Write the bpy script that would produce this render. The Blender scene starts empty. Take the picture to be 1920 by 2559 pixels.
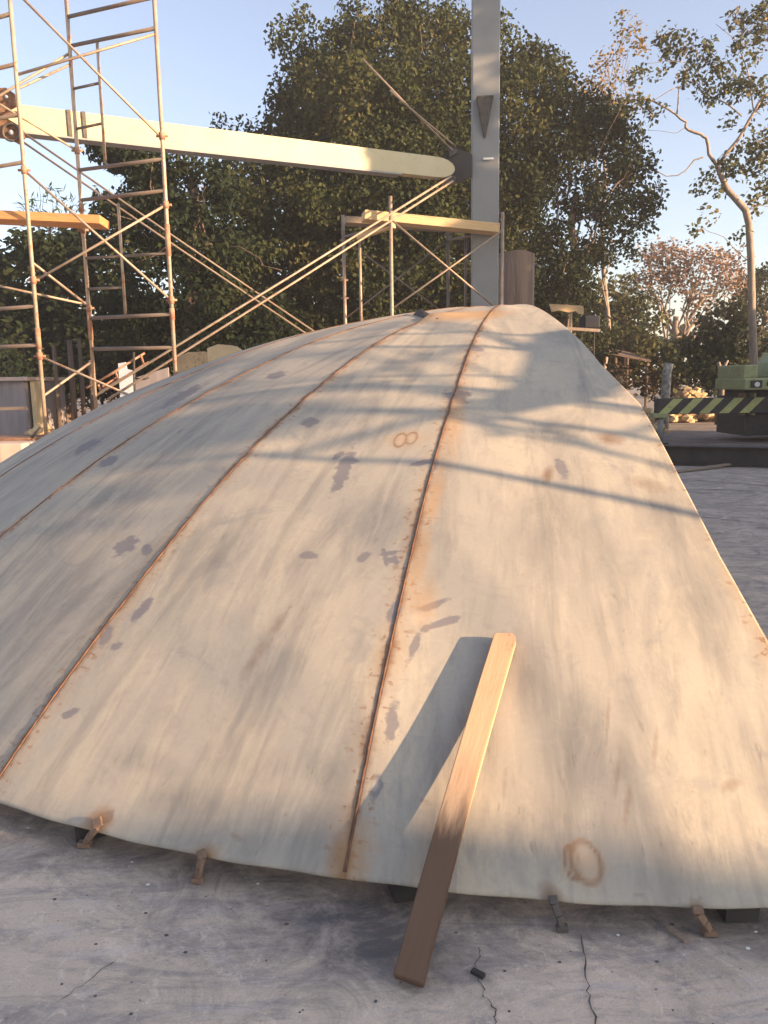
import bpy, bmesh, math, random
import numpy as np
from mathutils import Vector, Matrix
random.seed(7); rng = np.random.default_rng(7)
C = bpy.context.scene.collection; S = bpy.context.scene
# ------------------------------------------------------------------ camera
FPX, W, H = 2000., 1920., 2559.
p, r = math.radians(9.3), math.radians(.9)
F = np.array([0, math.cos(p), -math.sin(p)]); R0 = np.array([1., 0, 0]); U0 = np.array([0, math.sin(p), math.cos(p)])
RR = math.cos(r)*R0 - math.sin(r)*U0; UU = math.sin(r)*R0 + math.cos(r)*U0
EYE = np.array([0, 0, 1.6])
cam = bpy.data.cameras.new('camera'); co = bpy.data.objects.new('camera', cam); C.objects.link(co)
cam.sensor_fit = 'HORIZONTAL'; cam.sensor_width = 36; cam.lens = 36*FPX/W; cam.clip_end = 2000; cam.clip_start = .05
m = Matrix.Identity(4)
for i in range(3):
    m[i][0], m[i][1], m[i][2], m[i][3] = RR[i], UU[i], -F[i], EYE[i]
co.matrix_world = m; S.camera = co
# ------------------------------------------------------------------ light
SUN = np.array([.9, -.38, .225]); SUN /= np.linalg.norm(SUN)
w = bpy.data.worlds.new('World'); S.world = w; w.use_nodes = True
nt = w.node_tree; bg = nt.nodes['Background']; sky = nt.nodes.new('ShaderNodeTexSky')
sky.sky_type = 'NISHITA'; sky.sun_disc = False
sky.sun_elevation = math.asin(SUN[2]); sky.sun_rotation = math.atan2(SUN[0], SUN[1])
sky.air_density = 1.0; sky.dust_density = 1.6; sky.ozone_density = 1.6
hs = nt.nodes.new('ShaderNodeHueSaturation'); hs.inputs['Saturation'].default_value = .76
hs.inputs['Hue'].default_value = .515
nt.links.new(sky.outputs[0], hs.inputs['Color']); nt.links.new(hs.outputs[0], bg.inputs[0]); bg.inputs[1].default_value = .098
sl = bpy.data.lights.new('sun', 'SUN'); sl.energy = 4.8; sl.angle = math.radians(.5); sl.color = (1, .665, .385)
so = bpy.data.objects.new('sun', sl); C.objects.link(so)
so.rotation_euler = Vector((-SUN[0], -SUN[1], -SUN[2])).to_track_quat('-Z', 'Y').to_euler()
S.view_settings.view_transform = 'Standard'; S.view_settings.look = 'None'
S.view_settings.exposure = 1.8; S.view_settings.gamma = 1

# ------------------------------------------------------------------ projection helpers
def ray(x, y):
    d = F + (x-W/2)/FPX*RR - (y-H/2)/FPX*UU
    return d/np.linalg.norm(d)
def gnd(x, y, z=0.):
    d = ray(x, y); return EYE + d*((z-1.6)/d[2])
def at(x, y, Y):
    d = ray(x, y); return EYE + d*(Y/d[1])
SC = np.array([1.2367, 7.8804, -6.5625]); SR = 8.8278      # the dome's sphere
def hit(x, y):
    d = ray(x, y); v = EYE-SC; b = v@d; c = v@v-SR*SR; D = b*b-c
    return EYE + d*(-b-math.sqrt(max(D, 0)))
def vz(X, Y, ypx):                                          # height on the vertical at X, Y that shows at row ypx
    k = (H/2-ypx)/FPX; A = np.array([X, Y, -1.6])
    return float((k*(A@F)-A@UU)/(UU[2]-k*F[2]))
def dome(az, rad, off=0.):                                  # az in degrees, rad = horizontal radius from the pole
    a = math.radians(az); th = math.asin(min(rad/SR, 1)); q = SR+off
    return SC + q*np.array([-math.sin(a)*math.sin(th), -math.cos(a)*math.sin(th), math.cos(th)])

# ------------------------------------------------------------------ materials
def mat(name, rough=.7, metal=0):
    mm = bpy.data.materials.new(name); mm.use_nodes = True
    n = mm.node_tree; b = n.nodes['Principled BSDF']
    b.inputs['Roughness'].default_value = rough; b.inputs['Metallic'].default_value = metal
    return mm, n, b
def nd(n, t, **k):
    x = n.nodes.new(t)
    for a, v in k.items(): setattr(x, a, v)
    return x
def lk(n, a, b): n.links.new(a, b)
def noise(n, scale, vec=None, detail=6, rough=.6, dist=0):
    x = nd(n, 'ShaderNodeTexNoise'); x.inputs['Scale'].default_value = scale; x.inputs['Detail'].default_value = detail
    x.inputs['Roughness'].default_value = rough; x.inputs['Distortion'].default_value = dist
    if vec is not None: lk(n, vec, x.inputs['Vector'])
    return x.outputs['Fac']
def ramp(n, fac, stops):
    x = nd(n, 'ShaderNodeValToRGB'); e = x.color_ramp.elements
    while len(e) < len(stops): e.new(.5)
    for i, (pp, c) in enumerate(stops):
        e[i].position = pp; e[i].color = (*c, 1) if len(c) == 3 else c
    lk(n, fac, x.inputs[0]); return x.outputs[0]
def rampf(n, fac, a, b):
    x = nd(n, 'ShaderNodeMapRange'); x.inputs[1].default_value = a; x.inputs[2].default_value = b
    lk(n, fac, x.inputs[0]); return x.outputs[0]
def mix(n, fac, a, b, mode='MIX'):
    x = nd(n, 'ShaderNodeMix', data_type='RGBA', blend_type=mode)
    if isinstance(fac, (int, float)): x.inputs[0].default_value = fac
    else: lk(n, fac, x.inputs[0])
    for v, s in ((a, x.inputs[6]), (b, x.inputs[7])):
        if isinstance(v, tuple): s.default_value = (*v, 1)
        else: lk(n, v, s)
    return x.outputs[2]
def math_(n, op, a, b=None, clamp=False):
    x = nd(n, 'ShaderNodeMath', operation=op, use_clamp=clamp)
    for v, s in ((a, x.inputs[0]), (b, x.inputs[1])):
        if v is None: continue
        if isinstance(v, (int, float)): s.default_value = v
        else: lk(n, v, s)
    return x.outputs[0]
def bump(n, b, hgt, st=.3, dist=.01):
    x = nd(n, 'ShaderNodeBump'); x.inputs['Strength'].default_value = st; x.inputs['Distance'].default_value = dist
    lk(n, hgt, x.inputs['Height']); lk(n, x.outputs[0], b.inputs['Normal'])
def mapped(n, sc, src='Object', loc=(0, 0, 0)):
    t = nd(n, 'ShaderNodeTexCoord'); mp = nd(n, 'ShaderNodeMapping'); mp.inputs['Scale'].default_value = sc
    mp.inputs['Location'].default_value = loc
    lk(n, t.outputs[src], mp.inputs[0]); return mp.outputs[0]
def two_tone(name, c1, c2, scale=6, rough=.7, metal=0, lo=.4, hi=.6, c3=None, bs=.2, sc=(1, 1, 1)):
    mm, n, b = mat(name, rough, metal); v = mapped(n, sc)
    c = mix(n, rampf(n, noise(n, scale, v), lo, hi), c1, c2)
    if c3: c = mix(n, rampf(n, noise(n, scale*3.1, v, dist=1), .56, .66), c, c3)
    lk(n, c, b.inputs['Base Color']); bump(n, b, noise(n, scale*6, v), bs, .004)
    return mm
def wood(name, c1, c2, c3, wet=None):
    mm, n, b = mat(name, .75); v = mapped(n, (1, 14, 14))
    c = mix(n, rampf(n, noise(n, 3, v, 8, .65, .4), .35, .65), c1, c2)
    c = mix(n, rampf(n, noise(n, 9, v, 4), .55, .75), c, c3)
    c = mix(n, math_(n, 'MULTIPLY', rampf(n, noise(n, 11, mapped(n, (1, 1.6, 1.6), loc=(5, 5, 5)), 6, .7), .60, .70), .6), c, tuple(q*.55 for q in c2))
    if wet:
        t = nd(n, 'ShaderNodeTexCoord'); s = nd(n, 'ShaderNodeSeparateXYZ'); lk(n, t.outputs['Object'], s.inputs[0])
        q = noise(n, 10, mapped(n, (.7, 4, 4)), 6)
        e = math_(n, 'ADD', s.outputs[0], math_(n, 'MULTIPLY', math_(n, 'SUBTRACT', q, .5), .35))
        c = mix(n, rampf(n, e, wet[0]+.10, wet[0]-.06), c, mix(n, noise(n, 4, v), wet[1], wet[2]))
    lk(n, c, b.inputs['Base Color']); bump(n, b, noise(n, 16, v, 6), .35, .003)
    return mm

M = {}
# primer-painted steel shell
mm, n, b = mat('primed_steel', .62, 0); M['shell'] = mm
def attr(n, name):
    a = nd(n, 'ShaderNodeAttribute'); a.attribute_name = name; return a
sc_ = attr(n, 'sc').outputs['Vector']
def smap(scl, loc=(0, 0, 0)):
    mp = nd(n, 'ShaderNodeMapping'); mp.inputs['Scale'].default_value = scl; mp.inputs['Location'].default_value = loc
    lk(n, sc_, mp.inputs[0]); return mp.outputs[0]
base = mix(n, rampf(n, noise(n, 1.3, smap((1, 1, 1)), 5, .6), .3, .7), (.44, .392, .318), (.355, .33, .285))
base = mix(n, rampf(n, noise(n, 2.2, smap((1, .3, 1), (3, 1, 0)), 6, .7, .6), .46, .66), base, (.51, .445, .34))
st1 = rampf(n, noise(n, 2.2, smap((2.4, .34, 1), (7, 3, 0)), 7, .62, .9), .50, .72)
st2 = rampf(n, noise(n, 5, smap((3.2, .42, 1), (1, 9, 0)), 8, .7, .5), .54, .76)
base = mix(n, math_(n, 'MULTIPLY', st1, .85), base, (.215, .205, .185))
base = mix(n, math_(n, 'MULTIPLY', st2, .6), base, (.24, .225, .20))
sm = rampf(n, noise(n, 3.3, smap((1, .75, 1), (11, 2, 0)), 5, .62, 2.2), .57, .74)
base = mix(n, math_(n, 'MULTIPLY', sm, .6), base, (.24, .24, .235))
sw = rampf(n, noise(n, 1.7, smap((1.6, .5, 1), (5, 5, 0)), 3, .5, 3.0), .485, .5)
sw2 = rampf(n, noise(n, 1.7, smap((1.6, .5, 1), (5, 5, 0)), 3, .5, 3.0), .515, .5)
base = mix(n, math_(n, 'MULTIPLY', math_(n, 'MULTIPLY', sw, sw2), .10), base, (.56, .52, .43))
fine = rampf(n, noise(n, 60, smap((1, 1, 1)), 3), .3, .8)
base = mix(n, math_(n, 'MULTIPLY', fine, .2), base, (.25, .23, .20))
gr = rampf(n, noise(n, 9, smap((1, .5, 1), (8, 1, 0)), 9, .78, .4), .52, .75)
base = mix(n, math_(n, 'MULTIPLY', gr, .4), base, (.22, .205, .18))
scf = rampf(n, noise(n, 14, smap((1.6, .12, 1), (3, 8, 0)), 4, .6, .3), .60, .72)
base = mix(n, math_(n, 'MULTIPLY', scf, .22), base, (.58, .51, .42))
dr = math_(n, 'MULTIPLY', attr(n, 'dirt').outputs['Fac'], rampf(n, noise(n, 3.2, smap((2.6, .4, 1), (2, 2, 0)), 8, .72, .8), .38, .62))
base = mix(n, math_(n, 'MULTIPLY', dr, .7), base, (.20, .19, .175))
ht = rampf(n, noise(n, 26, smap((1.6, .35, 1), (6, 2, 0)), 5, .7, .3), .60, .70)
base = mix(n, math_(n, 'MULTIPLY', math_(n, 'MULTIPLY', ht, attr(n, 'dirt').outputs['Fac']), .55), base, (.13, .12, .11))
# rust beside the welds
sd = attr(n, 'sd').outputs['Fac']
wob = noise(n, 4, smap((1, 1.2, 1)), 7, .7)
ra = math_(n, 'ADD', sd, math_(n, 'MULTIPLY', math_(n, 'SUBTRACT', .5, wob), .12))
base = mix(n, math_(n, 'MULTIPLY', math_(n, 'MULTIPLY', rampf(n, ra, .085, .0), rampf(n, noise(n, 1.6, smap((1, 1, 1), (0, 5, 0)), 4), .25, .6)), .75), base, (.38, .27, .175))
base = mix(n, math_(n, 'MULTIPLY', rampf(n, ra, .026, .0), .8), base, (.20, .11, .065))
sp = math_(n, 'MULTIPLY', rampf(n, noise(n, 30, smap((1, 1, 1), (2, 2, 0)), 3), .58, .64), rampf(n, ra, .10, .03))
base = mix(n, math_(n, 'MULTIPLY', sp, .7), base, (.22, .11, .06))
# touched-up paint, burnt marks and rust stains with their own shapes
nz = noise(n, 20, smap((1, 1, 1), (4, 4, 0)), 5, .65)
pa = math_(n, 'ADD', attr(n, 'paint').outputs['Fac'], math_(n, 'MULTIPLY', math_(n, 'SUBTRACT', nz, .5), 1.7))
base = mix(n, math_(n, 'MULTIPLY', rampf(n, pa, .36, .64), .8), base, (.18, .17, .182))
bu = math_(n, 'ADD', attr(n, 'burn').outputs['Fac'], math_(n, 'MULTIPLY', math_(n, 'SUBTRACT', nz, .5), .7))
base = mix(n, math_(n, 'MULTIPLY', rampf(n, bu, .2, .9), .8), base, (.19, .115, .075))
cl = attr(n, 'clean').outputs['Fac']
base = mix(n, math_(n, 'MULTIPLY', cl, .8), base, (.55, .47, .38))
gl = math_(n, 'ADD', attr(n, 'rust_stain').outputs['Fac'], math_(n, 'MULTIPLY', math_(n, 'SUBTRACT', nz, .5), .6))
base = mix(n, math_(n, 'MULTIPLY', rampf(n, gl, .2, .9), .75), base, (.43, .25, .11))
lk(n, base, b.inputs['Base Color'])
b.inputs['Roughness'].default_value = .85; b.inputs['Specular IOR Level'].default_value = .25
bump(n, b, math_(n, 'ADD', noise(n, 2.2, smap((1, .6, 1)), 3), math_(n, 'MULTIPLY', noise(n, 90, smap((1, 1, 1)), 3), .03)), .22, .03)

# concrete slab
mm, n, b = mat('concrete', .85); M['concrete'] = mm
v = mapped(n, (1, 1, 1)); vs = mapped(n, (.5, 1.6, 1), loc=(3, 4, 0))
c = mix(n, rampf(n, noise(n, 1.4, v, 6), .3, .7), (.76, .615, .47), (.59, .485, .38))
c = mix(n, math_(n, 'MULTIPLY', rampf(n, noise(n, 2.2, vs, 10, .78, 1.2), .5, .64), .75), c, (.27, .235, .23))
c = mix(n, math_(n, 'MULTIPLY', rampf(n, noise(n, 7, mapped(n, (.5, 1.5, 1), loc=(9, 2, 0)), 10, .82, .6), .5, .60), .7), c, (.32, .275, .26))
c = mix(n, math_(n, 'MULTIPLY', rampf(n, noise(n, 12, mapped(n, (1, .8, 1), loc=(2, 5, 0)), 8, .8, 2), .54, .62), .6), c, (.84, .70, .57))
rot = nd(n, 'ShaderNodeMapping'); rot.inputs['Rotation'].default_value = (0, 0, .7); rot.inputs['Scale'].default_value = (.35, 9, 1); lk(n, v, rot.inputs[0])
c = mix(n, math_(n, 'MULTIPLY', rampf(n, noise(n, 2.2, rot.outputs[0], 5, .6, .4), .62, .70), .22), c, (.27, .24, .235))
rot2 = nd(n, 'ShaderNodeMapping'); rot2.inputs['Rotation'].default_value = (0, 0, -.35); rot2.inputs['Scale'].default_value = (.3, 11, 1); lk(n, v, rot2.inputs[0])
c = mix(n, math_(n, 'MULTIPLY', rampf(n, noise(n, 2.0, rot2.outputs[0], 5, .6, .4), .60, .68), .22), c, (.80, .71, .66))
c = mix(n, math_(n, 'MULTIPLY', rampf(n, noise(n, 5, vs, 7, .7, 2.5), .52, .68), .6), c, (.66, .57, .52))
c = mix(n, math_(n, 'MULTIPLY', math_(n, 'MULTIPLY', rampf(n, noise(n, 38, v, 5, .75), .58, .70), rampf(n, noise(n, 2.7, v, 4), .42, .62)), .85), c, (.15, .13, .125))
c = mix(n, math_(n, 'MULTIPLY', rampf(n, noise(n, 9, mapped(n, (.25, 2.2, 1), loc=(1, 7, 0)), 6, .7, .8), .60, .68), .35), c, (.2, .18, .175))
c = mix(n, math_(n, 'MULTIPLY', rampf(n, noise(n, 160, v, 3, .8), .35, .75), .45), c, (.25, .235, .23))
so_ = attr(n, 'soot_dark').outputs['Fac']
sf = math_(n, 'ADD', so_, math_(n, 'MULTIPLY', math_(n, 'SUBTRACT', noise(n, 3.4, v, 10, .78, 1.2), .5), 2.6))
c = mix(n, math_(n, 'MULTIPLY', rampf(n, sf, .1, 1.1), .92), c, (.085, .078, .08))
lk(n, c, b.inputs['Base Color']); bump(n, b, noise(n, 45, v, 8, .7), .6, .008)
M['dirt'] = two_tone('dry_dirt', (.22, .175, .15), (.13, .105, .095), 1.6, .95, c3=(.27, .22, .18), bs=.8)
M['galv'] = two_tone('weathered_tube', (.36, .30, .235), (.26, .19, .14), 7, .55, .25, .35, .7, c3=(.30, .13, .07), bs=.15)
M['galv_shade'] = two_tone('shaded_tube', (.20, .165, .14), (.14, .11, .09), 7, .6, .2, .35, .7, c3=(.22, .11, .07), bs=.15)  # darker copy of the tube colour, shadow side of the rungs put in
M['rusttube'] = two_tone('rusted_tube', (.28, .13, .08), (.36, .24, .16), 14, .8, .1, bs=.3)
M['boom'] = two_tone('cream_paint', (.44, .39, .26), (.41, .36, .23), 3, .55, 0, c3=(.36, .315, .21), bs=.1)
M['column'] = two_tone('grey_paint', (.235, .24, .24), (.21, .215, .22), 2.5, .55, 0, bs=.08)
M['seat'] = two_tone('dirty_grey_steel', (.10, .088, .082), (.065, .058, .055), 14, .8, bs=.5)
M['rust'] = two_tone('brown_rust', (.17, .085, .05), (.25, .14, .085), 10, .85, c3=(.10, .06, .05), bs=.4)
M['weld'] = two_tone('dark_weld_rust', (.10, .05, .032), (.17, .085, .045), 18, .85, bs=.5)
M['pipe'] = two_tone('brown_pipe_steel', (.25, .16, .105), (.15, .095, .065), 5, .8, c3=(.24, .2, .17), bs=.2, sc=(2.5, 2.5, .15))
M['dark'] = two_tone('dark_steel', (.035, .032, .034), (.055, .048, .046), 5, .7, .2)
M['bolt'] = two_tone('bolt_steel', (.20, .13, .10), (.12, .08, .06), 20, .7, .3)
M['orange'] = wood('orange_wood', (.55, .27, .11), (.46, .2, .075), (.62, .34, .15))
M['pale'] = wood('pale_wood', (.60, .43, .24), (.50, .33, .17), (.42, .26, .13))
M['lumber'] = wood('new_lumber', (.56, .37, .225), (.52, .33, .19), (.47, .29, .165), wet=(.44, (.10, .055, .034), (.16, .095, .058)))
M['oldwood'] = wood('grey_wood', (.30, .23, .17), (.22, .17, .13), (.38, .3, .22))
M['green'] = two_tone('crane_green', (.31, .335, .16), (.26, .28, .13), 4, .5, 0, c3=(.2, .2, .1))
M['stripe'] = two_tone('yellow_green_stripe', (.44, .46, .17), (.37, .38, .15), 6, .6, c3=(.25, .24, .12))
M['black'] = two_tone('black_paint', (.02, .02, .022), (.035, .032, .03), 8, .6)
M['glass'] = two_tone('dark_glass', (.02, .025, .03), (.03, .035, .04), 3, .1)
M['lampg'] = two_tone('lamp_lens', (.75, .72, .66), (.6, .58, .55), 30, .15)
M['tyre'] = two_tone('tyre_rubber', (.025, .025, .026), (.04, .038, .036), 12, .85)
M['panel'] = two_tone('blue_grey_panel', (.48, .53, .58), (.40, .44, .5), 4, .5)
M['plaster'] = two_tone('pale_plaster', (.55, .44, .27), (.48, .38, .22), 3, .9)
M['greywall'] = two_tone('grey_sheet', (.26, .23, .24), (.2, .18, .19), 2, .8, sc=(4, 4, .4))
M['rubble'] = two_tone('rubble_stone', (.52, .38, .21), (.38, .27, .16), 2.2, .9, c3=(.16, .12, .09), bs=.6)
M['stone'] = two_tone('grey_chips', (.42, .39, .36), (.2, .18, .17), 9, .9)
M['slabpink'] = two_tone('pink_concrete', (.52, .40, .33), (.45, .35, .3), 3, .9)
M['bark'] = two_tone('bark', (.15, .10, .075), (.10, .07, .055), 5, .9, bs=.6, sc=(3, 3, .6))
M['barkpale'] = two_tone('pale_bark', (.30, .235, .185), (.2, .15, .12), 4, .9, bs=.5, sc=(3, 3, .6))
M['crackm'] = two_tone('crack_dirt', (.07, .065, .065), (.12, .11, .11), 20, .95)
M['chalk'] = two_tone('white_mark', (.75, .75, .72), (.7, .7, .68), 20, .8)
def leafmat(name, c1, c2, c3, tr=.2):
    mm, n, b = mat(name, .85)
    a = attr(n, 'cv').outputs['Fac']
    c = ramp(n, a, [(0, c1), (.6, c2), (1, c3)])
    lk(n, c, b.inputs['Base Color'])
    t = nd(n, 'ShaderNodeBsdfTranslucent'); lk(n, c, t.inputs[0])
    ms = nd(n, 'ShaderNodeMixShader'); ms.inputs[0].default_value = tr
    lk(n, b.outputs[0], ms.inputs[1]); lk(n, t.outputs[0], ms.inputs[2])
    lk(n, ms.outputs[0], n.nodes['Material Output'].inputs[0]); b.inputs['Specular IOR Level'].default_value = .1
    return mm
M['leafdark'] = leafmat('dark_leaves', (.022, .030, .013), (.050, .059, .022), (.10, .09, .038))
M['leafdeep'] = leafmat('deep_leaves', (.015, .023, .012), (.032, .042, .018), (.07, .064, .028))
M['leafochre'] = leafmat('ochre_leaves', (.10, .085, .03), (.22, .15, .05), (.34, .2, .07))
M['leafdry'] = leafmat('dry_leaves', (.15, .10, .075), (.26, .165, .12), (.35, .24, .17))
M['leafscrub'] = leafmat('scrub_stems', (.025, .02, .013), (.055, .042, .026), (.13, .09, .05))
M['leafthin'] = leafmat('grey_green_leaves', (.05, .06, .035), (.10, .105, .05), (.20, .15, .085))
M['leafbright'] = leafmat('bright_leaves', (.09, .12, .03), (.16, .19, .06), (.26, .24, .09))

# ------------------------------------------------------------------ object helpers
def tag(o, label=None, cat=None, group=None, kind=None):
    for k, v_ in (('label', label), ('category', cat), ('group', group), ('kind', kind)):
        if v_: o[k] = v_
    return o
def empty(name, loc, label, cat, group=None):
    o = bpy.data.objects.new(name, None); o.location = Vector([float(t) for t in loc]); o.empty_display_size = .2
    C.objects.link(o); return tag(o, label, cat, group)
class MB:
    def __init__(s): s.v = []; s.f = []
    def add(s, vs, fs):
        o = len(s.v); s.v += [tuple(map(float, q)) for q in vs]; s.f += [tuple(i+o for i in f) for f in fs]; return s
    def box(s, c, d, rot=None):
        c = np.array(c, float); h = np.array(d, float)/2
        vs = [np.array([x, y, z])*h for x in (-1, 1) for y in (-1, 1) for z in (-1, 1)]
        if rot is not None: vs = [rot@q for q in vs]
        return s.add([c+q for q in vs], [(0, 1, 3, 2), (4, 6, 7, 5), (0, 4, 5, 1), (2, 3, 7, 6), (0, 2, 6, 4), (1, 5, 7, 3)])
    def bar(s, a, b_, wd, ht, up=(0, 0, 1)):                 # box from a to b_
        a = np.array(a, float); b_ = np.array(b_, float); x = b_-a; L = np.linalg.norm(x); x = x/L
        y = np.cross(up, x); y = y/np.linalg.norm(y); z = np.cross(x, y)
        return s.box((a+b_)/2, (L, wd, ht), np.array([x, y, z]).T)
    def tube(s, pts, rad, n_=8, caps=True):
        pts = [np.array(q, float) for q in pts]
        rad = [rad]*len(pts) if isinstance(rad, (int, float)) else rad
        vs = []; fs = []; ref = None
        for i, q in enumerate(pts):
            t = pts[min(i+1, len(pts)-1)]-pts[max(i-1, 0)]; t = t/np.linalg.norm(t)
            if ref is None: ref = np.array([0, 0, 1.]) if abs(t[2]) < .9 else np.array([1., 0, 0])
            x = np.cross(t, ref); x = x/np.linalg.norm(x); y = np.cross(x, t); ref = y
            for k in range(n_):
                a = 2*math.pi*k/n_; vs.append(q+rad[i]*(math.cos(a)*x+math.sin(a)*y))
        for i in range(len(pts)-1):
            for k in range(n_):
                fs.append((i*n_+k, i*n_+(k+1) % n_, (i+1)*n_+(k+1) % n_, (i+1)*n_+k))
        if caps: fs += [tuple(range(n_))[::-1], tuple(range((len(pts)-1)*n_, len(pts)*n_))]
        return s.add(vs, fs)
    def prism(s, poly, d):                                    # planar outline poly extruded along d
        k = len(poly); d = np.array(d, float); vs = [np.array(q, float) for q in poly]; vs += [q+d for q in vs]
        return s.add(vs, [tuple(range(k))[::-1], tuple(range(k, 2*k))]+[(i, (i+1) % k, (i+1) % k+k, i+k) for i in range(k)])
    def build(s, name, m_, parent=None, smooth=False, bevel=0):
        me = bpy.data.meshes.new(name); me.from_pydata(s.v, [], s.f)
        bm = bmesh.new(); bm.from_mesh(me); bmesh.ops.recalc_face_normals(bm, faces=bm.faces)
        if bevel: bmesh.ops.bevel(bm, geom=bm.edges[:], offset=bevel, segments=2, affect='EDGES', profile=.5)
        bm.to_mesh(me); bm.free()
        me.materials.append(m_)
        if smooth:
            for q in me.polygons: q.use_smooth = True
        o = bpy.data.objects.new(name, me); C.objects.link(o)
        if parent is not None:
            o.parent = parent; loc = Vector(parent.location)
            q = parent.parent
            while q is not None: loc += q.location; q = q.parent
            if parent.type == 'EMPTY' or loc.length > 0: me.transform(Matrix.Translation(-loc))
        return o

# ------------------------------------------------------------------ ground
def sheet(name, m_, x0, x1, y0, y1, z, nx=2, ny=2, attrs=None):
    xs = np.linspace(x0, x1, nx); ys = np.linspace(y0, y1, ny); X, Y = np.meshgrid(xs, ys)
    vs = np.stack([X.ravel(), Y.ravel(), np.full(X.size, z)], 1)
    i = np.arange((ny-1)*(nx-1)); rr = i//(nx-1); cc = i % (nx-1); a = rr*nx+cc
    fs = np.stack([a, a+1, a+nx+1, a+nx], 1)
    me = bpy.data.meshes.new(name); me.from_pydata(vs.tolist(), [], fs.tolist()); me.materials.append(m_)
    if attrs:
        for k, fn in attrs.items():
            at_ = me.attributes.new(k, 'FLOAT', 'POINT'); at_.data.foreach_set('value', fn(vs).astype(np.float32))
    o = bpy.data.objects.new(name, me); C.objects.link(o); return tag(o, kind='structure')
sheet('dirt_ground', M['dirt'], -300, 300, -100, 600, -.02)
soots = [((870, 2290), .22, 1.0), ((960, 2350), .17, 1.0), ((700, 2250), .16, .8), ((1030, 2340), .15, .7), ((400, 2190), .12, .7), ((1250, 2310), .10, .6),
         ((1130, 2290), .13, .7), ((1700, 2340), .14, .65), ((1900, 2340), .14, .7), ((560, 2270), .13, .6), ((880, 2430), .10, .6), ((150, 2130), .15, .6)]
def soot_dark(v_):
    o = np.zeros(len(v_))
    for (q, rd, s_) in soots:
        rd *= 1.25; g = gnd(*q); d = np.hypot((v_[:, 0]-g[0])/1.6, v_[:, 1]-g[1]); o = np.maximum(o, s_*np.exp(-(d/rd)**2))
    # darker ring on the slab under the rim of the shell
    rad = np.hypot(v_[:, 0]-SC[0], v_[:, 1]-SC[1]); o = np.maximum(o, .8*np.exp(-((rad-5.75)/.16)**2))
    o = np.maximum(o, .42*np.clip((v_[:, 0]-1.6)/1.5, 0, 1)*np.clip((v_[:, 1]-2.5)/3, 0, 1))  # slab also darker towards the far right
    return o
sheet('concrete_slab', M['concrete'], -24, 26, -8, 15.6, 0, 900, 440, {'soot_dark': soot_dark})
def crack(pts, wd, name='slab_crack'):
    P = [gnd(*q, .004) for q in pts]; Q = []
    for a, b_ in zip(P[:-1], P[1:]):
        for k in range(5):
            q = a+(b_-a)*k/5; q = q+np.array([rng.normal(0, .004), rng.normal(0, .004), 0]); Q.append(q)
    Q.append(P[-1]); mb = MB(); vs = []; fs = []
    for i, q in enumerate(Q):
        t = Q[min(i+1, len(Q)-1)]-Q[max(0, i-1)]; nn = np.array([-t[1], t[0], 0]); nn = nn/np.linalg.norm(nn)
        ww = .7*wd*(.3+.9*rng.random())*(.3 if i in (0, len(Q)-1) else 1)
        vs += [q-nn*ww, q+nn*ww]
    for i in range(len(Q)-1): fs.append((2*i, 2*i+1, 2*i+3, 2*i+2))
    mb.add(vs, fs); tag(mb.build(name, M['crackm']), kind='structure')
crack([(1452, 2335), (1462, 2390), (1470, 2440), (1478, 2500), (1497, 2600)], .0035)
crack([(1196, 2440), (1215, 2490), (1240, 2530), (1238, 2560)], .003)
crack([(1195, 2365), (1203, 2385), (1186, 2420)], .002)
crack([(1500, 1225), (1760, 1222), (1900, 1228)], .02)
crack([(1700, 1285), (1920, 1310)], .012)
crack([(150, 2500), (215, 2455), (290, 2400)], .0025)

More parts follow.
